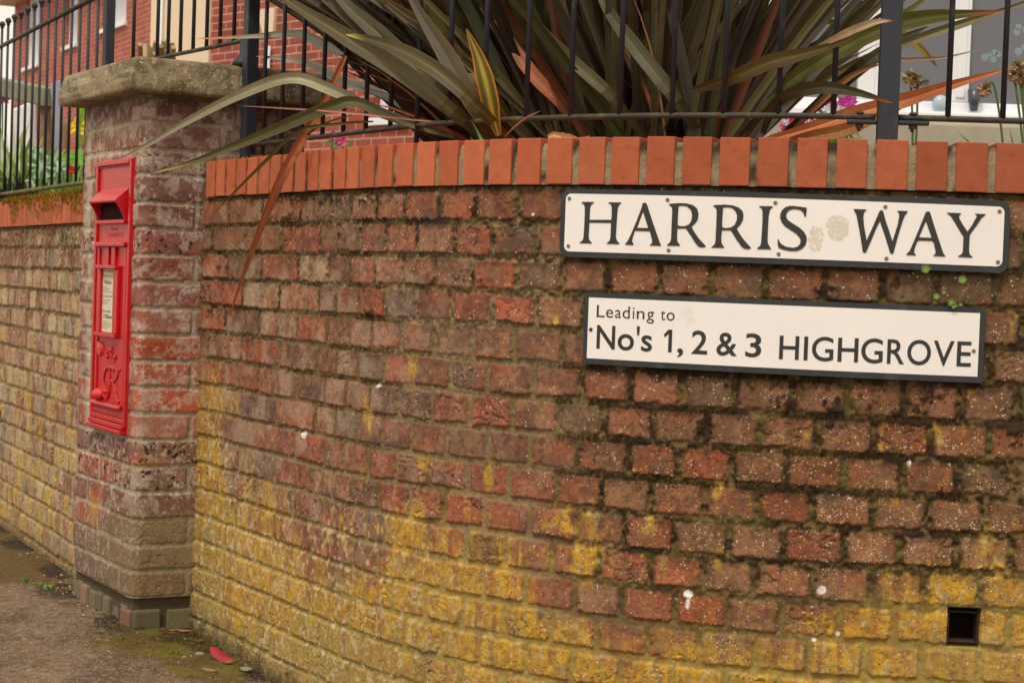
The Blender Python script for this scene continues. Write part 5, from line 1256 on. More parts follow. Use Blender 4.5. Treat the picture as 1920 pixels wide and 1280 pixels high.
KEY = [  # name, label, [(x,y,Y)], width, colour, edge, mid, fold, tip colour
 ('dead_leaf', 'long orange brown dead leaf hanging down over the wall', [(648, 105, 4.56), (608, 190, 4.58), (563, 268, 4.60), (523, 345, 4.62), (473, 470, 4.74), (430, 592, 4.86)], .030, (190, 104, 62), (146, 72, 40), (214, 130, 84), .55, None),
 ('leaf', 'green drooping leaf with pale tip reaching to the pier', [(850, 256, 4.38), (750, 226, 4.38), (670, 192, 4.42), (620, 200, 4.46), (555, 226, 4.54), (450, 270, 4.72), (360, 304, 4.85), (284, 325, 4.92)], .036, (136, 136, 88), (190, 120, 84), (166, 166, 118), .4, (200, 180, 90)),
 ('leaf', 'pale bent leaf ending in front of the letter box', [(880, 262, 4.52), (800, 240, 4.40), (700, 205, 4.42), (620, 168, 4.5), (545, 146, 4.6), (455, 175, 4.72), (350, 228, 4.88), (270, 275, 4.96), (216, 303, 4.98)], .036, (176, 166, 124), (150, 116, 76), (214, 204, 166), .45, (196, 150, 106)),
 ('leaf', None, [(960, 300, 4.35), (850, 210, 4.20), (760, 140, 4.25), (650, 70, 4.35), (560, 15, 4.45), (480, -40, 4.6)], .054, (116, 104, 62), (122, 66, 36), (158, 138, 84), .25, None),
 ('leaf', None, [(930, 290, 4.45), (830, 180, 4.32), (740, 90, 4.4), (650, 10, 4.5), (600, -50, 4.6)], .052, (112, 106, 72), (150, 120, 70), (132, 124, 84), .2, None),
 ('leaf', 'broad leaf with pale blunt tip pointing left across the bars', [(980, 290, 4.25), (900, 205, 4.10), (830, 140, 4.12), (760, 98, 4.2), (700, 76, 4.28), (648, 65, 4.35)], .044, (112, 96, 50), (150, 116, 50), (140, 124, 66), .25, (216, 196, 110)),
 ('leaf', None, [(1000, 300, 4.4), (930, 190, 4.3), (860, 110, 4.35), (790, 50, 4.4), (700, -5, 4.45), (640, -40, 4.5)], .050, (112, 94, 50), (190, 120, 44), (196, 150, 60), .25, None),
 ('leaf', None, [(960, 300, 4.35), (915, 235, 4.22), (880, 180, 4.2), (835, 100, 4.25), (790, 30, 4.3), (750, -40, 4.35)], .054, (104, 92, 54), (208, 112, 46), (112, 96, 56), .25, None),
 ('young_leaf', 'short upright young leaf with a bright orange rim', [(935, 255, 4.14), (924, 215, 4.13), (912, 160, 4.12), (896, 105, 4.12), (874, 54, 4.12)], .040, (104, 92, 22), (250, 150, 20), (206, 176, 70), .12, None),
 ('leaf', 'salmon pink leaf slanting down behind the middle bars', [(1110, 290, 4.42), (1060, 205, 4.32), (1000, 140, 4.3), (940, 60, 4.35), (890, -15, 4.4), (860, -60, 4.4)], .040, (196, 116, 78), (150, 70, 44), (206, 132, 92), .2, None),
 ('leaf', None, [(1240, 300, 4.3), (1150, 185, 4.2), (1080, 120, 4.25), (1010, 50, 4.3), (950, -30, 4.4)], .036, (120, 110, 68), (110, 80, 48), (134, 124, 80), .2, None),
 ('leaf', None, [(1340, 300, 4.25), (1270, 190, 4.15), (1200, 100, 4.2), (1140, 20, 4.25), (1110, -40, 4.3)], .044, (108, 104, 64), (90, 70, 44), (120, 114, 70), .2, None),
 ('leaf', 'olive leaf tip crossing the thick right hand post', [(1430, 250, 4.0), (1460, 190, 3.82), (1530, 165, 3.68), (1600, 172, 3.66), (1676, 194, 3.66)], .032, (84, 78, 42), (110, 70, 38), (104, 98, 52), .25, (150, 90, 40)),
 ('leaf', 'broad bronze leaf with a red upper edge right of centre', [(1300, 170, 4.0), (1370, 148, 3.86), (1440, 118, 3.80), (1520, 98, 3.76), (1600, 72, 3.74)], .040, (112, 94, 46), (168, 72, 42), (142, 124, 60), .2, None),
 ('leaf', 'cream pink backed leaf tip in front of the thick post', [(1530, 90, 3.80), (1570, 70, 3.72), (1610, 52, 3.68), (1645, 41, 3.66), (1676, 39, 3.65)], .020, (206, 172, 132), (176, 110, 90), (220, 190, 150), .3, (150, 60, 60)),
 ('leaf', None, [(1380, 240, 4.3), (1470, 160, 4.25), (1560, 100, 4.2), (1650, 55, 4.15), (1730, 34, 4.1), (1800, 27, 4.08), (1877, 21, 4.05)], .052, (132, 134, 62), (176, 150, 60), (150, 150, 76), .2, (170, 74, 50)),
 ('leaf', None, [(1480, 190, 4.5), (1580, 130, 4.4), (1690, 84, 4.3), (1800, 46, 4.25), (1880, 20, 4.2), (1990, -20, 4.15)], .026, (142, 130, 96), (110, 94, 66), (160, 148, 112), .5, None),
 ('leaf', None, [(1540, 40, 4.6), (1620, 50, 4.5), (1690, 66, 4.42), (1730, 95, 4.4), (1757, 126, 4.4)], .030, (160, 132, 40), (120, 96, 40), (176, 150, 60), .2, (170, 70, 40)),
 ('leaf', None, [(1560, 90, 4.7), (1640, 60, 4.6), (1700, 22, 4.5), (1745, -8, 4.45)], .024, (172, 164, 84), (214, 190, 120), (186, 176, 96), .3, None),
 ('dead_leaf', 'bright orange folded dead leaf pointing right over the window', [(1440, 262, 4.15), (1520, 240, 4.12), (1600, 214, 4.1), (1690, 190, 4.08), (1790, 158, 4.06), (1896, 128, 4.05)], .044, (228, 128, 66), (190, 90, 44), (240, 148, 88), .35, None),
 ('dead_leaf', None, [(1560, 150, 4.4), (1640, 118, 4.3), (1700, 112, 4.25), (1770, 108, 4.2), (1850, 90, 4.2)], .010, (196, 150, 110), (150, 70, 50), (210, 170, 130), .6, None),
 ('dead_leaf', None, [(1470, 262, 4.3), (1540, 190, 4.25), (1600, 140, 4.2), (1660, 118, 4.15)], .018, (176, 112, 74), (214, 160, 110), (190, 130, 90), .5, None),
 ('leaf', None, [(1440, 280, 4.5), (1540, 190, 4.4), (1610, 130, 4.3), (1680, 80, 4.3), (1740, 50, 4.3)], .040, (96, 92, 48), (90, 60, 36), (110, 104, 56), .2, None),
 ('leaf', None, [(1420, 262, 4.6), (1500, 150, 4.5), (1580, 60, 4.45), (1660, -20, 4.4)], .046, (112, 104, 46), (110, 80, 40), (126, 116, 56), .2, None),
 ('leaf', None, [(1480, 262, 4.7), (1560, 160, 4.6), (1640, 100, 4.5), (1690, 75, 4.5)], .022, (214, 184, 110), (180, 130, 70), (226, 196, 126), .3, None),
 ('dead_leaf', None, [(1420, 290, 4.2), (1500, 262, 4.05), (1580, 245, 4.02), (1640, 222, 4.0), (1690, 205, 4.0)], .036, (176, 110, 54), (120, 70, 36), (190, 124, 66), .3, None),
 ('leaf', None, [(860, 262, 4.7), (760, 150, 4.9), (690, 105, 5.0), (620, 90, 5.1), (560, 64, 5.15), (480, 68, 5.2), (368, 73, 5.25)], .034, (196, 196, 166), (170, 166, 130), (210, 210, 184), .25, (232, 150, 80)),
 ('leaf', None, [(830, 262, 4.9), (720, 180, 5.0), (640, 150, 5.1), (570, 116, 5.15), (480, 106, 5.2)], .034, (206, 206, 176), (180, 176, 140), (190, 190, 160), .3, None),
 ('leaf', None, [(860, 262, 4.6), (800, 160, 4.7), (720, 60, 4.8), (650, -30, 4.9)], .046, (118, 114, 88), (150, 130, 90), (130, 126, 100), .2, None),
 ('dead_leaf', None, [(700, 228, 4.46), (640, 232, 4.5), (560, 246, 4.6), (500, 300, 4.72), (440, 360, 4.88), (398, 404, 4.98)], .012, (104, 100, 48), (84, 66, 34), (130, 124, 66), .5, None),
 ('dead_leaf', None, [(660, 215, 4.5), (600, 236, 4.56), (560, 270, 4.62), (525, 330, 4.68), (500, 385, 4.74)], .008, (130, 92, 44), (90, 60, 30), (140, 100, 50), .5, None),
 ('dead_leaf', None, [(900, 235, 4.3), (780, 225, 4.34), (640, 210, 4.42), (530, 203, 4.6), (446, 198, 4.75)], .007, (206, 140, 110), (150, 90, 66), (214, 150, 120), .5, None),
 ('dead_leaf', None, [(940, 262, 4.2), (980, 225, 4.0), (1015, 207, 3.92)], .006, (196, 140, 96), (160, 100, 66), (206, 150, 110), .5, None),
 ('leaf', None, [(960, 262, 4.5), (900, 180, 4.5), (850, 90, 4.5), (820, 0, 4.5), (800, -40, 4.5)], .042, (88, 84, 44), (120, 90, 44), (100, 96, 54), .2, None),
]
for nm, lab, pts, wd, c, e, m_, fo, tc in KEY:
    mb = MB(); P = smooth_pts([at(*q) for q in pts], 5)
    dk_ = (.50 if nm == 'leaf' and c[0] < 140 else .88) * np.array([1, .95, .76] if c[0] < 150 else [1, 1, 1])  # olive leaves darkened too, as part of the painted clump shade
    blade(mb, P, wd * (.8 if nm != 'young_leaf' else 1), pc(c, dk_), pc(e, dk_), fold=fo, cmid=pc(m_, dk_), tipw=.42, tipc=None if tc is None else pc(tc), basew=.42 if nm != 'young_leaf' else .25, rnd_=rr, rim=.86 if nm != 'young_leaf' else .74)
    o = mb.build(nm, M_LEAF, flax)
    if lab: o['label'] = lab

def strap_plant(name, label, cat, x, y, Y, z, n, L, wd, cols, seed, spread=.7, group=None, parts=None):
    r = random.Random(seed); b = at(x, y, Y); b.z = z; e = empty(name, tuple(b)); tag(e, label, cat, group); mb = MB()
    for i in range(n):
        an = r.uniform(0, 6.283); sp = r.uniform(.1, spread); d = Vector((math.cos(an) * sp, math.sin(an) * sp, 1)).normalized(); l = L * r.uniform(.6, 1.1)
        o_ = b + Vector((r.uniform(-.03, .03), r.uniform(-.03, .03), 0))
        P = [o_ + d * (l * j / 6) + Vector((math.cos(an) * .25, math.sin(an) * .25, -.35)) * (l * (j / 6) ** 2 * sp) for j in range(7)]
        c = pc(r.choice(cols)); blade(mb, P, wd * r.uniform(.7, 1.2), c, c * .85, fold=.3, twist=r.uniform(-.6, .6), rnd_=r)
    mb.build('leaves', M_PLANT, e); return e, b
def flower_head(mb, c, R, n, cols, seed, droop=0):
    r = random.Random(seed)
    for i in range(n):
        an = 2 * math.pi * i / n + r.uniform(-.2, .2); d = Vector((math.cos(an), r.uniform(-.4, .1), math.sin(an) - droop)).normalized(); s_ = d.cross(Vector((0, 1, 0))).normalized()
        col = tuple(pc(r.choice(cols))); q = R * r.uniform(.8, 1.1)
        mb.add([c, c + d * q * .5 + s_ * q * .32 + Vector((0, -.2 * q, 0)), c + d * q, c + d * q * .5 - s_ * q * .32 - Vector((0, .1 * q, 0))], [(0, 1, 2), (0, 2, 3)], col)
# dried daffodils by the window
for k, (lab, bx, by, heads) in enumerate((('dried daffodil with a shrivelled double head beside the thick post', 1706, 270, [(1704, 142), (1716, 148)]), ('drooping dried daffodil head on a bent stem', 1890, 270, [(1846, 165)]), ('tall dried daffodil heads at the right edge of the railing', 1925, 270, [(1908, 122), (1914, 142), (1900, 138)]))):
    b = at(bx, by, 4.3); b.z = 1.235; e = empty('dried_daffodil', tuple(b)); tag(e, lab, 'flower', 'dried daffodils behind the right railing')
    for j, (hx, hy) in enumerate(heads):
        h = at(hx, hy, 4.3); mb = MB(); mid = at(hx + (18 if k == 1 else 4), hy - 4 if k == 1 else hy + 20, 4.3)
        mb.tube(smooth_pts([b + Vector((.004 * j, 0, 0)), (b + mid) / 2 + Vector((0.008, 0, 0)), mid, h]), .0028, 6, tuple(pc((104, 124, 60)))); mb.build('stem', M_PLANT, e)
        mb = MB(); r = random.Random(k * 5 + j)
        flower_head(mb, h, .020, 12, [(196, 150, 100), (160, 112, 68), (210, 176, 130)], k * 7 + j, .6); flower_head(mb, h + Vector((0, -.004, -.008)), .017, 9, [(176, 130, 84), (120, 80, 50)], k * 9 + j, 1.0)
        mb.ball(h + Vector((.0, 0, .004)), .007, 8, 6, (1, 1, 1.3), tuple(pc((96, 100, 48)))); mb.build('flower_head', M_PLANT, e)
for k, (lab, x, Y, n, L) in enumerate((('tuft of upright green leaves just right of the thick post', 1712, 4.25, 7, .19), ('bent green leaves at the right end behind the railing', 1905, 4.2, 8, .22), ('thin green blades in front of the pale ledge wall', 1800, 4.35, 6, .12), ('single short green blades behind the coping', 1762, 4.3, 3, .13))):
    strap_plant('bulb_leaves', lab, 'plant', x, 268, Y, 1.235, n, L, .011, [(84, 124, 48), (104, 140, 62), (70, 104, 44)], 60 + k, .8)
for k, (x, Y, n) in enumerate(((920, 4.12, 5), (1030, 4.05, 4), (1115, 4.0, 5))):
    strap_plant('bulb_leaves', ['fresh green blades at the foot of the flax, left of the middle', 'thin curved green blades under the orange rimmed leaf', 'green blades low in the shade of the flax centre'][k], 'plant', x, 268, Y, 1.235, n, .16, .012, [(92, 140, 70), (120, 160, 90)], 80 + k, .9)
# pink and white flowers behind
for k, (lab, x, y, Y, cols, n, sp) in enumerate((('magenta flowers glimpsed through the flax, left of the thick post', 1568, 196, 6.2, [(214, 60, 150), (230, 90, 170)], 9, 34), ('pink and white flowers low behind the right part of the flax', 1505, 232, 6.0, [(226, 90, 140), (244, 236, 230), (214, 50, 110)], 14, 40), ('white flowers low beside the magenta ones', 1560, 214, 6.0, [(246, 244, 236)], 8, 22), ('pink flower behind the left end of the bottom rail', 640, 258, 6.5, [(236, 110, 140), (240, 90, 130)], 6, 18))):
    e = empty('garden_flowers', tuple(at(x, y + 20, Y))); tag(e, lab, 'flowers'); r = random.Random(k); lf = MB()
    for i in range(n):
        c = at(x + r.uniform(-sp, sp), y + r.uniform(-10, 10), Y + r.uniform(-.2, .2)); mb = MB(); flower_head(mb, c, .022, 6, cols, i); flower_head(mb, c + Vector((0, -.003, 0)), .010, 5, cols, i + 40); mb.build('blossom', M_PLANT, e)
        g_ = Vector((c.x, c.y, 1.235)); lf.tube([g_, c], .003, 5, tuple(pc((90, 120, 50))))
        for j in range(5):
            q = g_.lerp(c, r.uniform(.3, .95)); blade(lf, [q, q + Vector((r.uniform(-.04, .04), r.uniform(-.03, .03), r.uniform(.0, .03))), q + Vector((r.uniform(-.07, .07), 0, r.uniform(-.02, .03)))], .02, pc(r.choice([(130, 150, 70), (96, 124, 56), (160, 170, 90)])), pc((100, 120, 60)), rnd_=r)
    lf.build('leaves', M_PLANT, e)

# ------------------------------------------------------------------ left garden
YG = 8.6
def poly_thick(mb, pxs, Y, th, col=(1, 1, 1)):
    a = [at(x, y, Y) for x, y in pxs]; b = [at(x, y, Y) + Vector((0, th, 0)) for x, y in pxs]; n = len(a)
    mb.add(a + b, [tuple(range(n)), tuple(range(2 * n - 1, n - 1, -1))] + [(i, i + n, (i + 1) % n + n, (i + 1) % n) for i in range(n)], col)
e = empty('timber_rail', tuple(at(60, 180, YG))); tag(e, 'mossy horizontal timber beam fixed to a grey post behind the left railings', 'rail')
mb = MB(); a = at(-60, 150, 9.4); b = at(100, 184, 8.4); d = (b - a).normalized(); R = Matrix((d, Vector((-d.y, d.x, 0)).normalized(), d.cross(Vector((-d.y, d.x, 0)).normalized()))).transposed()
mb.box((a + b) / 2, ((b - a).length, .09, .085), R); mb.build('beam', M_WOOD, e, bevel=.006)
mb = MB(); poly_thick(mb, [(93, 158), (112, 150), (116, 184), (112, 330), (98, 330), (97, 186)], 8.33, .02); mb.build('metal_post', M_METAL, e, bevel=.002)
def rough_log(name, lab, x0, x1, y0, y1, Y, seed):
    r = random.Random(seed); mb = MB(); xm = (x0 + x1) / 2; R0 = (x1 - x0) / 2 / FPX * Y; a = at(xm, y1, Y); b = at(xm + 2, y0, Y); vs = []; fs = []; n = 14; m_ = 10
    for j in range(m_ + 1):
        p = a.lerp(b, j / m_)
        for i in range(n):
            an = 6.283 * i / n; q = R0 * (1 + .25 * (float(noise(np.array(i * .8), np.array(j * .7 + seed))) - .5)) * (1 - .15 * (j / m_)); vs.append(p + Vector((math.cos(an) * q, math.sin(an) * q, (r.uniform(-.02, .02) if j == m_ else 0))))
    for j in range(m_):
        for i in range(n): fs.append((j * n + i, j * n + (i + 1) % n, (j + 1) * n + (i + 1) % n, (j + 1) * n + i))
    fs.append(tuple(m_ * n + i for i in range(n))); mb.add(vs, fs); tag(mb.build(name, M_LOG), lab, 'log')
rough_log('split_log', 'upright split log behind the left railings, nearest the grey post', 66, 96, 192, 345, 8.5, 1)
rough_log('split_log', 'shorter weathered stump just left of the pier', 112, 128, 232, 345, 8.3, 2); rough_log('split_log', 'leaning brown stump tight against the pier edge', 142, 158, 214, 345, 8.2, 3)
tag(MB().build('x', M_STONE) if False else (lambda m: (poly_thick(m, [(22, 205), (58, 190), (60, 300), (22, 300)], 9.4, .1), m.build('pale_planter', M_UPVC, bevel=.01))[1])(MB()), 'pale planter box glimpsed between leaves at the far left', 'planter')
strap_plant('yellow_strap_plant', 'yellow green strap leaves arching at the far left behind the railings', 'plant', 22, 350, 8.2, 1.2, 26, .42, .026, [(206, 204, 84), (226, 226, 150), (150, 166, 60), (244, 240, 200)], 31, .8)
strap_plant('leafy_shrub', 'tall fresh green leafy shrub filling the bed behind the left railings', 'shrub', 50, 360, 8.0, 1.2, 90, .40, .030, [(120, 160, 66), (160, 186, 96), (90, 130, 54), (196, 206, 140)], 41, .9)
strap_plant('variegated_plant', 'cream and green striped leaves in front of the timber beam', 'plant', 18, 345, 8.6, 1.2, 60, .50, .026, [(232, 230, 196), (190, 200, 110), (150, 170, 80)], 42, .8)
strap_plant('dark_leaf_plant', 'dark leaved low plant at the foot of the left railings', 'plant', 28, 362, 7.8, 1.2, 44, .22, .024, [(48, 56, 46), (40, 40, 60), (70, 80, 40)], 32, .9)
strap_plant('grass_tuft', 'light green leafy tuft above the left coping near the pier', 'plant', 132, 356, 7.6, 1.2, 34, .26, .022, [(110, 160, 60), (140, 180, 70), (84, 130, 50)], 33, .8)
strap_plant('grass_tuft', 'pale green blades filling the gap beside the split log', 'plant', 66, 362, 7.9, 1.2, 30, .3, .018, [(150, 160, 90), (190, 190, 130), (100, 120, 60)], 34, .7)
strap_plant('grass_tuft', 'small bright shoots on the far side of the pier cap', 'plant', 156, 132, 7.4, ZTOPP + .0, 6, .26, .014, [(170, 200, 40), (150, 190, 60)], 36, .25)
def broadleaf(x, y, Y, R_, c1, c2, mb, r):
    c = at(x, y, Y); nrm = Vector((r.uniform(-.4, .4), -1, r.uniform(.1, .6))).normalized(); u = nrm.cross(Vector((0, 0, 1))).normalized(); v = u.cross(nrm); n = 18; vs = [c]; cs = [tuple(pc(c2))]
    for rg in (.5, 1):
        for i in range(n):
            a = 6.283 * i / n; q = R_ * rg * (1 + .10 * math.cos(a * 5) * rg + r.uniform(-.04, .04)); vs.append(c + u * math.cos(a) * q + v * math.sin(a) * q + nrm * (.12 * R_ * math.cos(a * 9) * rg)); cs.append(tuple(pc(c2 if (i % 3 == 0) else c1)))
    fs = [(0, 1 + i, 1 + (i + 1) % n) for i in range(n)] + [(1 + i, 1 + n + i, 1 + n + (i + 1) % n, 1 + (i + 1) % n) for i in range(n)]
    mb.add(vs, fs, cs)
e = empty('broadleaf_plant', tuple(at(100, 345, 7.7))); tag(e, 'broad silver veined green leaves low behind the left railings', 'plant'); mb = MB(); r = random.Random(8)
for x, y, R_ in ((78, 312, .055), (92, 325, .04), (110, 316, .04), (120, 305, .035), (70, 290, .035), (132, 300, .04), (148, 296, .045), (140, 330, .03), (102, 340, .03), (60, 340, .03)):
    broadleaf(x, y, 7.7 + r.uniform(-.1, .1), R_, (112, 158, 96) if x < 118 else (126, 178, 62), (206, 224, 190) if x < 118 else (140, 190, 80), mb, r)
mb.build('leaves', M_PLANT, e); mb = MB()
for x, y in ((78, 312), (92, 325), (110, 316), (132, 300), (148, 296)): mb.tube([at(x, y, 7.71), at(x + 2, 365, 7.75)], .004, 5, tuple(pc((110, 130, 70))))
mb.build('stalks', M_PLANT, e)
for lab, x, y, Y, cols, R_ in (('bright yellow tulip beside the pier behind the left railings', 147, 240, 7.9, [(250, 206, 20), (244, 190, 10)], .048), ('small red flower low by the pier behind the left railings', 134, 320, 7.6, [(226, 60, 40)], .024), ('pink blossom at the left edge behind the railings', 5, 182, 9.0, [(236, 140, 150)], .05)):
    e = empty('garden_flower', tuple(at(x, y, Y))); tag(e, lab, 'flower'); mb = MB(); c = at(x, y, Y); flower_head(mb, c, R_, 7, cols, 3); flower_head(mb, c + Vector((0, -.01, 0)), R_ * .8, 5, cols, 5); mb.build('petals', M_PLANT, e)
    mb = MB(); mb.tube([c, Vector((c.x + .01, c.y, 1.22))], .004, 6, tuple(pc((96, 130, 60)))); mb.build('stem', M_PLANT, e)
# cut stalks on the cap
e = empty('cut_stalks', tuple(at(295, 100, 5.7))); tag(e, 'clump of pale cut stalks rising behind the pier cap', 'plant'); mb = MB(); r = random.Random(9)
for i in range(22):
    x = r.uniform(262, 332); y = r.uniform(72, 98) + abs(x - 300) * .25; b = at(x + r.uniform(-4, 4), 118, 6.2); t = at(x, y, 6.2 + r.uniform(-.1, .1)); mb.tube([b, t], [.009, .008], 7, tuple(pc(r.choice([(190, 160, 110), (150, 120, 76), (206, 180, 130)]))))
mb.build('stalks', M_PLANT, e)

# ------------------------------------------------------------------ moss, litter, creeping plants
def tufts(name, label, posfn, n, cols, hgt, seed, wd=.0016):
    r = random.Random(seed); mb = MB()
    for i in range(n):
        p, nr = posfn(r); d = (nr + Vector((r.uniform(-.7, .7), r.uniform(-.7, .7), r.uniform(-.3, .5)))).normalized(); s_ = d.cross(Vector((r.uniform(-1, 1), r.uniform(-1, 1), .3))).normalized() * wd; h = hgt * r.uniform(.4, 1.2); c = tuple(pc(r.choice(cols)))
        mb.add([p - s_, p + s_, p + d * h], [(0, 1, 2)], c)
    return tag(mb.build(name, M_MOSS), label, 'moss', kind='stuff')
def on_left(r):
    s = r.uniform(-.9, .55); k = float(noise(np.array(s * 9), np.array(1.), 77)); o = r.uniform(-.06, .013) ; z = ZTOPL + .1025
    if r.random() < .4: o = .0115; z -= r.random() ** 2 * .09 * k
    return lvec(s, o, z), Vector((0, -.2, 1))
tufts('golden_moss', 'golden brown moss growing along the left coping', on_left, 6000, [(160, 112, 30), (186, 136, 40), (120, 84, 28), (110, 110, 40)], .022, 1)
def on_junction(r):
    s = sz(r.uniform(380, 500), 292)[0]; return wvec(s, r.uniform(-.09, .004), ZTOP + .100), Vector((0, 0, 1))
tufts('orange_moss', 'orange moss on the coping beside the pier', on_junction, 1600, [(170, 100, 40), (200, 130, 50), (140, 90, 40)], .016, 2)
# fuzzy moss fringes under the courses
def fringe(r):
    while True:
        x = r.uniform(360, 1900); k = r.randint(0, 8)
        pr = (.9 if x > 1050 and k >= 5 else .5 if x < 760 and k < 7 else .18) * (1 if k < 3 or x < 760 or x > 1050 else .6)
        if r.random() > pr: continue
        s = float(np.interp(x, PXS, PSS)); z = ZTOP - k * COURSE + r.gauss(0, .004)
        if float(noise(np.array(s * 22), np.array(k * 3.3), 90)) < .42: continue
        return wvec(s, -.006 + r.uniform(0, .004), z), wvec(s, 1, z) - wvec(s, 0, z) + Vector((0, 0, -.6))
PSS = np.linspace(0, 2.9, 300); _x, _y = wpos(PSS); PXS = project(_x, _y, np.full(300, 1.0))[0]
tufts('joint_moss', 'dark fibrous moss fringing the joints of the curved wall', fringe, 16000, [(70, 50, 28), (52, 38, 22), (90, 70, 38), (104, 84, 46)], .010, 3, .0008)
def gpt(x, y, dz=0):
    q = atz(x, y, 0)
    for _ in range(4): q = atz(x, y, float(ground_z(q.x, q.y)))
    q.z += dz; return q
def on_ground(r):
    while True:
        x = r.gauss(340, 90); y = 1212 + (x - 340) * .18 + r.gauss(0, 16)
        if y < 1150 + max(0, x - 330) * .62 or x < 120: continue
        q = gpt(x, min(y, 1290), .002)
        if float(fbm(np.array(q.x * 25), np.array(q.y * 25), 95)) < .5: continue
        return q, Vector((0, 0, 1))
tufts('ground_moss', 'low yellow green moss on the pavement in front of the pier', on_ground, 8000, [(120, 112, 24), (104, 96, 26), (140, 130, 34), (80, 66, 26)], .006, 4, .0012)
# red petal, dry leaves and stones on the ground
def flat_leaf(name, lab, cat, x, y, L, W, ang, col, curl=.3, grp=None, seed=0, tilt=.35):
    c = gpt(x, y, .003 + W * .5 * math.sin(tilt)); tl = (math.cos(tilt), math.sin(tilt)); r = random.Random(seed); mb = MB(); vs = []; fs = []; n = 9
    for i in range(n + 1):
        t = i / n; w_ = W * math.sin(math.pi * min(.97, max(.04, t)) ** .8)
        for u in (-1, -.5, 0, .5, 1):
            lx = (t - .5) * L; ly = u * w_ / 2; vs.append(c + Vector((lx * math.cos(ang) - ly * math.sin(ang), lx * math.sin(ang) + ly * math.cos(ang) * tl[0], ly * tl[1] + abs(u) * curl * W * .5 + .15 * L * (t - .5) ** 2 + r.uniform(0, .0008))))
    for i in range(n):
        for j in range(4): fs.append((i * 5 + j, i * 5 + j + 1, (i + 1) * 5 + j + 1, (i + 1) * 5 + j))
    mb.add(vs, fs, tuple(pc(col))); return tag(mb.build(name, M_PLANT, smooth=True), lab, cat, grp)
q0 = gpt(414, 1240); mb = MB(); n_ = [(393, 1212), (400, 1211), (410, 1216), (424, 1227), (438, 1236), (430, 1239), (415, 1239), (402, 1233), (395, 1224)]
vs = [at(x, y, q0.y + (1240 - y) * .0011 - .012) for x, y in n_]; ctr = sum(vs, Vector()) / len(vs) + Vector((0, -.003, 0)); k_ = len(vs); vs2 = [v + Vector((0, .0012, -.0004)) for v in vs]
mb.add(vs + vs2 + [ctr], [(i, (i + 1) % k_, 2 * k_) for i in range(k_)] + [(i, i + k_, (i + 1) % k_ + k_, (i + 1) % k_) for i in range(k_)] + [tuple(range(2 * k_ - 1, k_ - 1, -1))], tuple(pc((178, 12, 26))))
tag(mb.build('red_petal', M_PLANT), 'fallen bright red petal at the foot of the curved wall', 'petal')
for k, (x, y, L, W, a, c, lab) in enumerate(((338, 1187, .07, .012, .1, (170, 110, 56), 'thin brown curled leaf between pier and curved wall'), (393, 1262, .05, .014, -.4, (160, 118, 78), 'pale dry leaf left of the red petal, near the photo bottom'), (461, 1262, .036, .022, -.3, (150, 134, 92), 'pale green dry leaf against the wall foot'), (428, 1246, .04, .014, .5, (170, 100, 60), 'small brown leaf right under the red petal'), (300, 1192, .03, .01, .9, (150, 96, 60), 'tiny curled brown leaf beside the plinth bricks'), (198, 1146, .035, .014, -.8, (176, 104, 66), 'orange brown leaf scrap beside the plinth'), (372, 1206, .03, .012, .3, (120, 80, 50), 'brown leaf scrap in the moss left of the petal'))):
    flat_leaf('dry_leaf', lab, 'leaf', x, y, L, W, a, c, .5, 'dry leaves on the pavement', k)
r = random.Random(33); mb = MB()
for i in range(420):
    x = r.choice([r.gauss(200, 70), r.gauss(330, 60), r.gauss(80, 50)]); y = 1010 + (x - 20) * .62 + abs(r.gauss(0, 26)) if x < 250 else 1160 + (x - 250) * .35 + abs(r.gauss(0, 30))
    if y > 1290: continue
    q = gpt(x, y, .002); s_ = r.uniform(.0015, .006); mb.ball(q, s_, 5, 4, (1, r.uniform(.6, 1.4), .6), tuple(pc(r.choice([(120, 90, 60), (80, 58, 40), (196, 176, 150), (150, 96, 66), (90, 70, 50)]))))
tag(mb.build('ground_litter', M_MOSS), 'crumbs of leaf litter and grit along the foot of the wall', 'litter', kind='stuff')
o = MB(); o.ball(gpt(374, 1229, .004), .012, 8, 6, (1.2, .8, .6), tuple(pc((150, 132, 108)))); tag(o.build('pebble', M_MOSS, None, True), 'rounded grey pebble left of the red petal', 'pebble')
def weed(lab, x, y, n, R_, seed, up=.3, cols=((110, 150, 60), (140, 176, 84), (90, 130, 50))):
    b = gpt(x, y, .001); e = empty('weed', tuple(b)); tag(e, lab, 'weed', None); mb = MB(); r = random.Random(seed)
    for i in range(n):
        an = r.uniform(0, 6.28); d = Vector((math.cos(an), math.sin(an), r.uniform(.1, up * 3))).normalized(); l = R_ * r.uniform(.5, 1.1); c = pc(r.choice(cols))
        blade(mb, [b + d * l * t + Vector((0, 0, -.25 * l * t * t)) for t in (0, .3, .6, .85, 1)], l * .32, c, c * .9, rnd_=r, fold=.3)
    mb.build('leaves', M_PLANT, e)
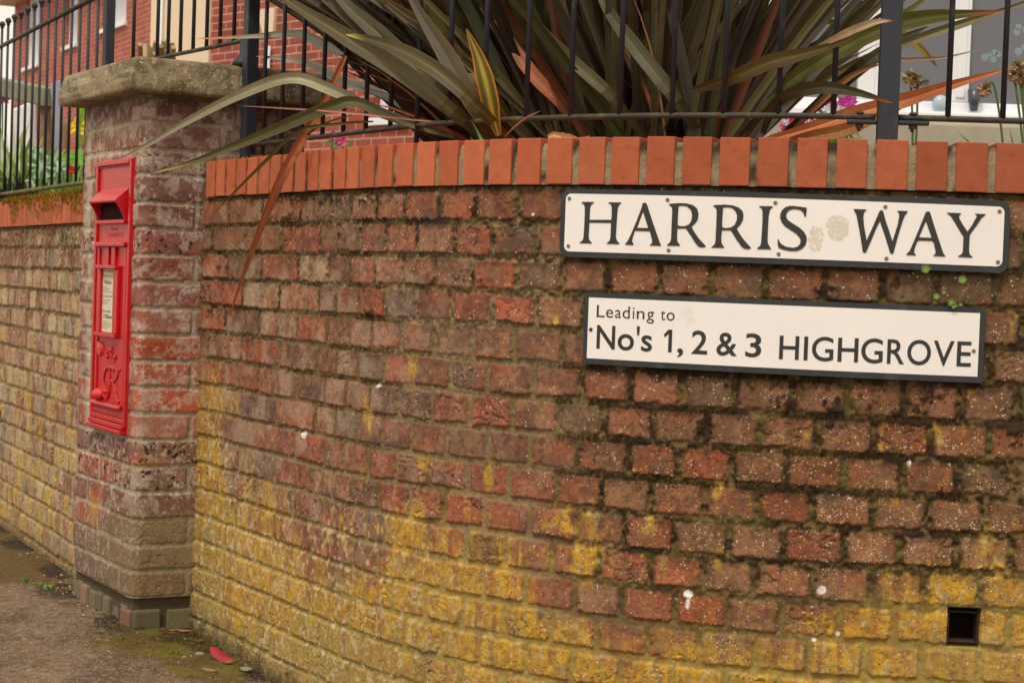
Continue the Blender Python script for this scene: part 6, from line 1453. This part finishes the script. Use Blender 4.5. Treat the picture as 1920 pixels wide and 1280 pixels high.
for k, (x, y, n, R_, lab) in enumerate(((50, 1092, 9, .03, 'small weed rosette furthest left at the pavement edge'), (78, 1100, 8, .022, 'tiny weed second from the left along the pavement crack'), (46, 1100, 0, .01, ''), (92, 1104, 7, .022, 'tiny weed in the middle of the pavement crack'), (158, 1112, 16, .034, 'upright grassy weed under the pier face'), (136, 1106, 8, .024, 'small weed at the left corner of the pier foot'))):
    if n: weed(lab, x, y, n, R_, k + 3, .6)
# creeping plant between the signs
cp = empty('creeping_plant', tuple(wvec(sz(1765, 555)[0], .01, sz(1765, 555)[1]))); tag(cp, 'little round leaved creeper hanging between the two signs', 'plant')
mb = MB(); r = random.Random(6)
def w3(x, y, o): s, z = sz(x, y); return wvec(s, o, z)
for pts in ([(1734, 504), (1742, 530), (1752, 548), (1766, 555), (1780, 568)], [(1800, 524), (1796, 545), (1782, 566)], [(1766, 555), (1754, 554)]): mb.tube(smooth_pts([w3(x, y, .022) for x, y in pts], 3), .0007, 5, tuple(pc((124, 84, 60))))
mb.build('stem', M_PLANT, cp)
for x, y, R_ in ((1732, 504, 9), (1800, 524, 8), (1752, 555, 6.5), (1766, 547, 5), (1780, 566, 8), (1788, 572, 4), (1797, 570, 4), (1784, 574, 4.5)):
    mb = MB(); c = w3(x, y, .028 if y < 515 else .024); n_ = 12; R3 = R_ / FPX * 3.75
    t = Vector((1, .1, 0)); vs = [c + Vector((0, .0015, 0))] + [c + t * math.cos(6.283 * i / n_) * R3 * (1 + .22 * math.cos(i * 2.6)) + Vector((0, 0, math.sin(6.283 * i / n_) * R3 * .9)) for i in range(n_)]
    mb.add(vs, [(0, 1 + i, 1 + (i + 1) % n_) for i in range(n_)], [tuple(pc((160, 176, 90)))] + [tuple(pc(r.choice([(96, 120, 44), (112, 140, 56)])))] * n_); mb.build('leaf', M_PLANT, cp)
# dry leaf on the coping and little stems in its joints
a = wvec(sz(1040, 262)[0], -.01, ZTOP + .108); mb = MB()
for k in range(3):
    P = [a + Vector((-.02 + .012 * j + k * .02, -.003 * j, .006 * math.sin(j * 1.3 + k))) for j in range(5)]; blade(mb, P, .014, pc((206, 160, 104)), pc((170, 120, 70)), rnd_=r, fold=.4)
tag(mb.build('dry_leaf', M_PLANT), 'crumpled tan leaf lying on the orange coping', 'leaf')
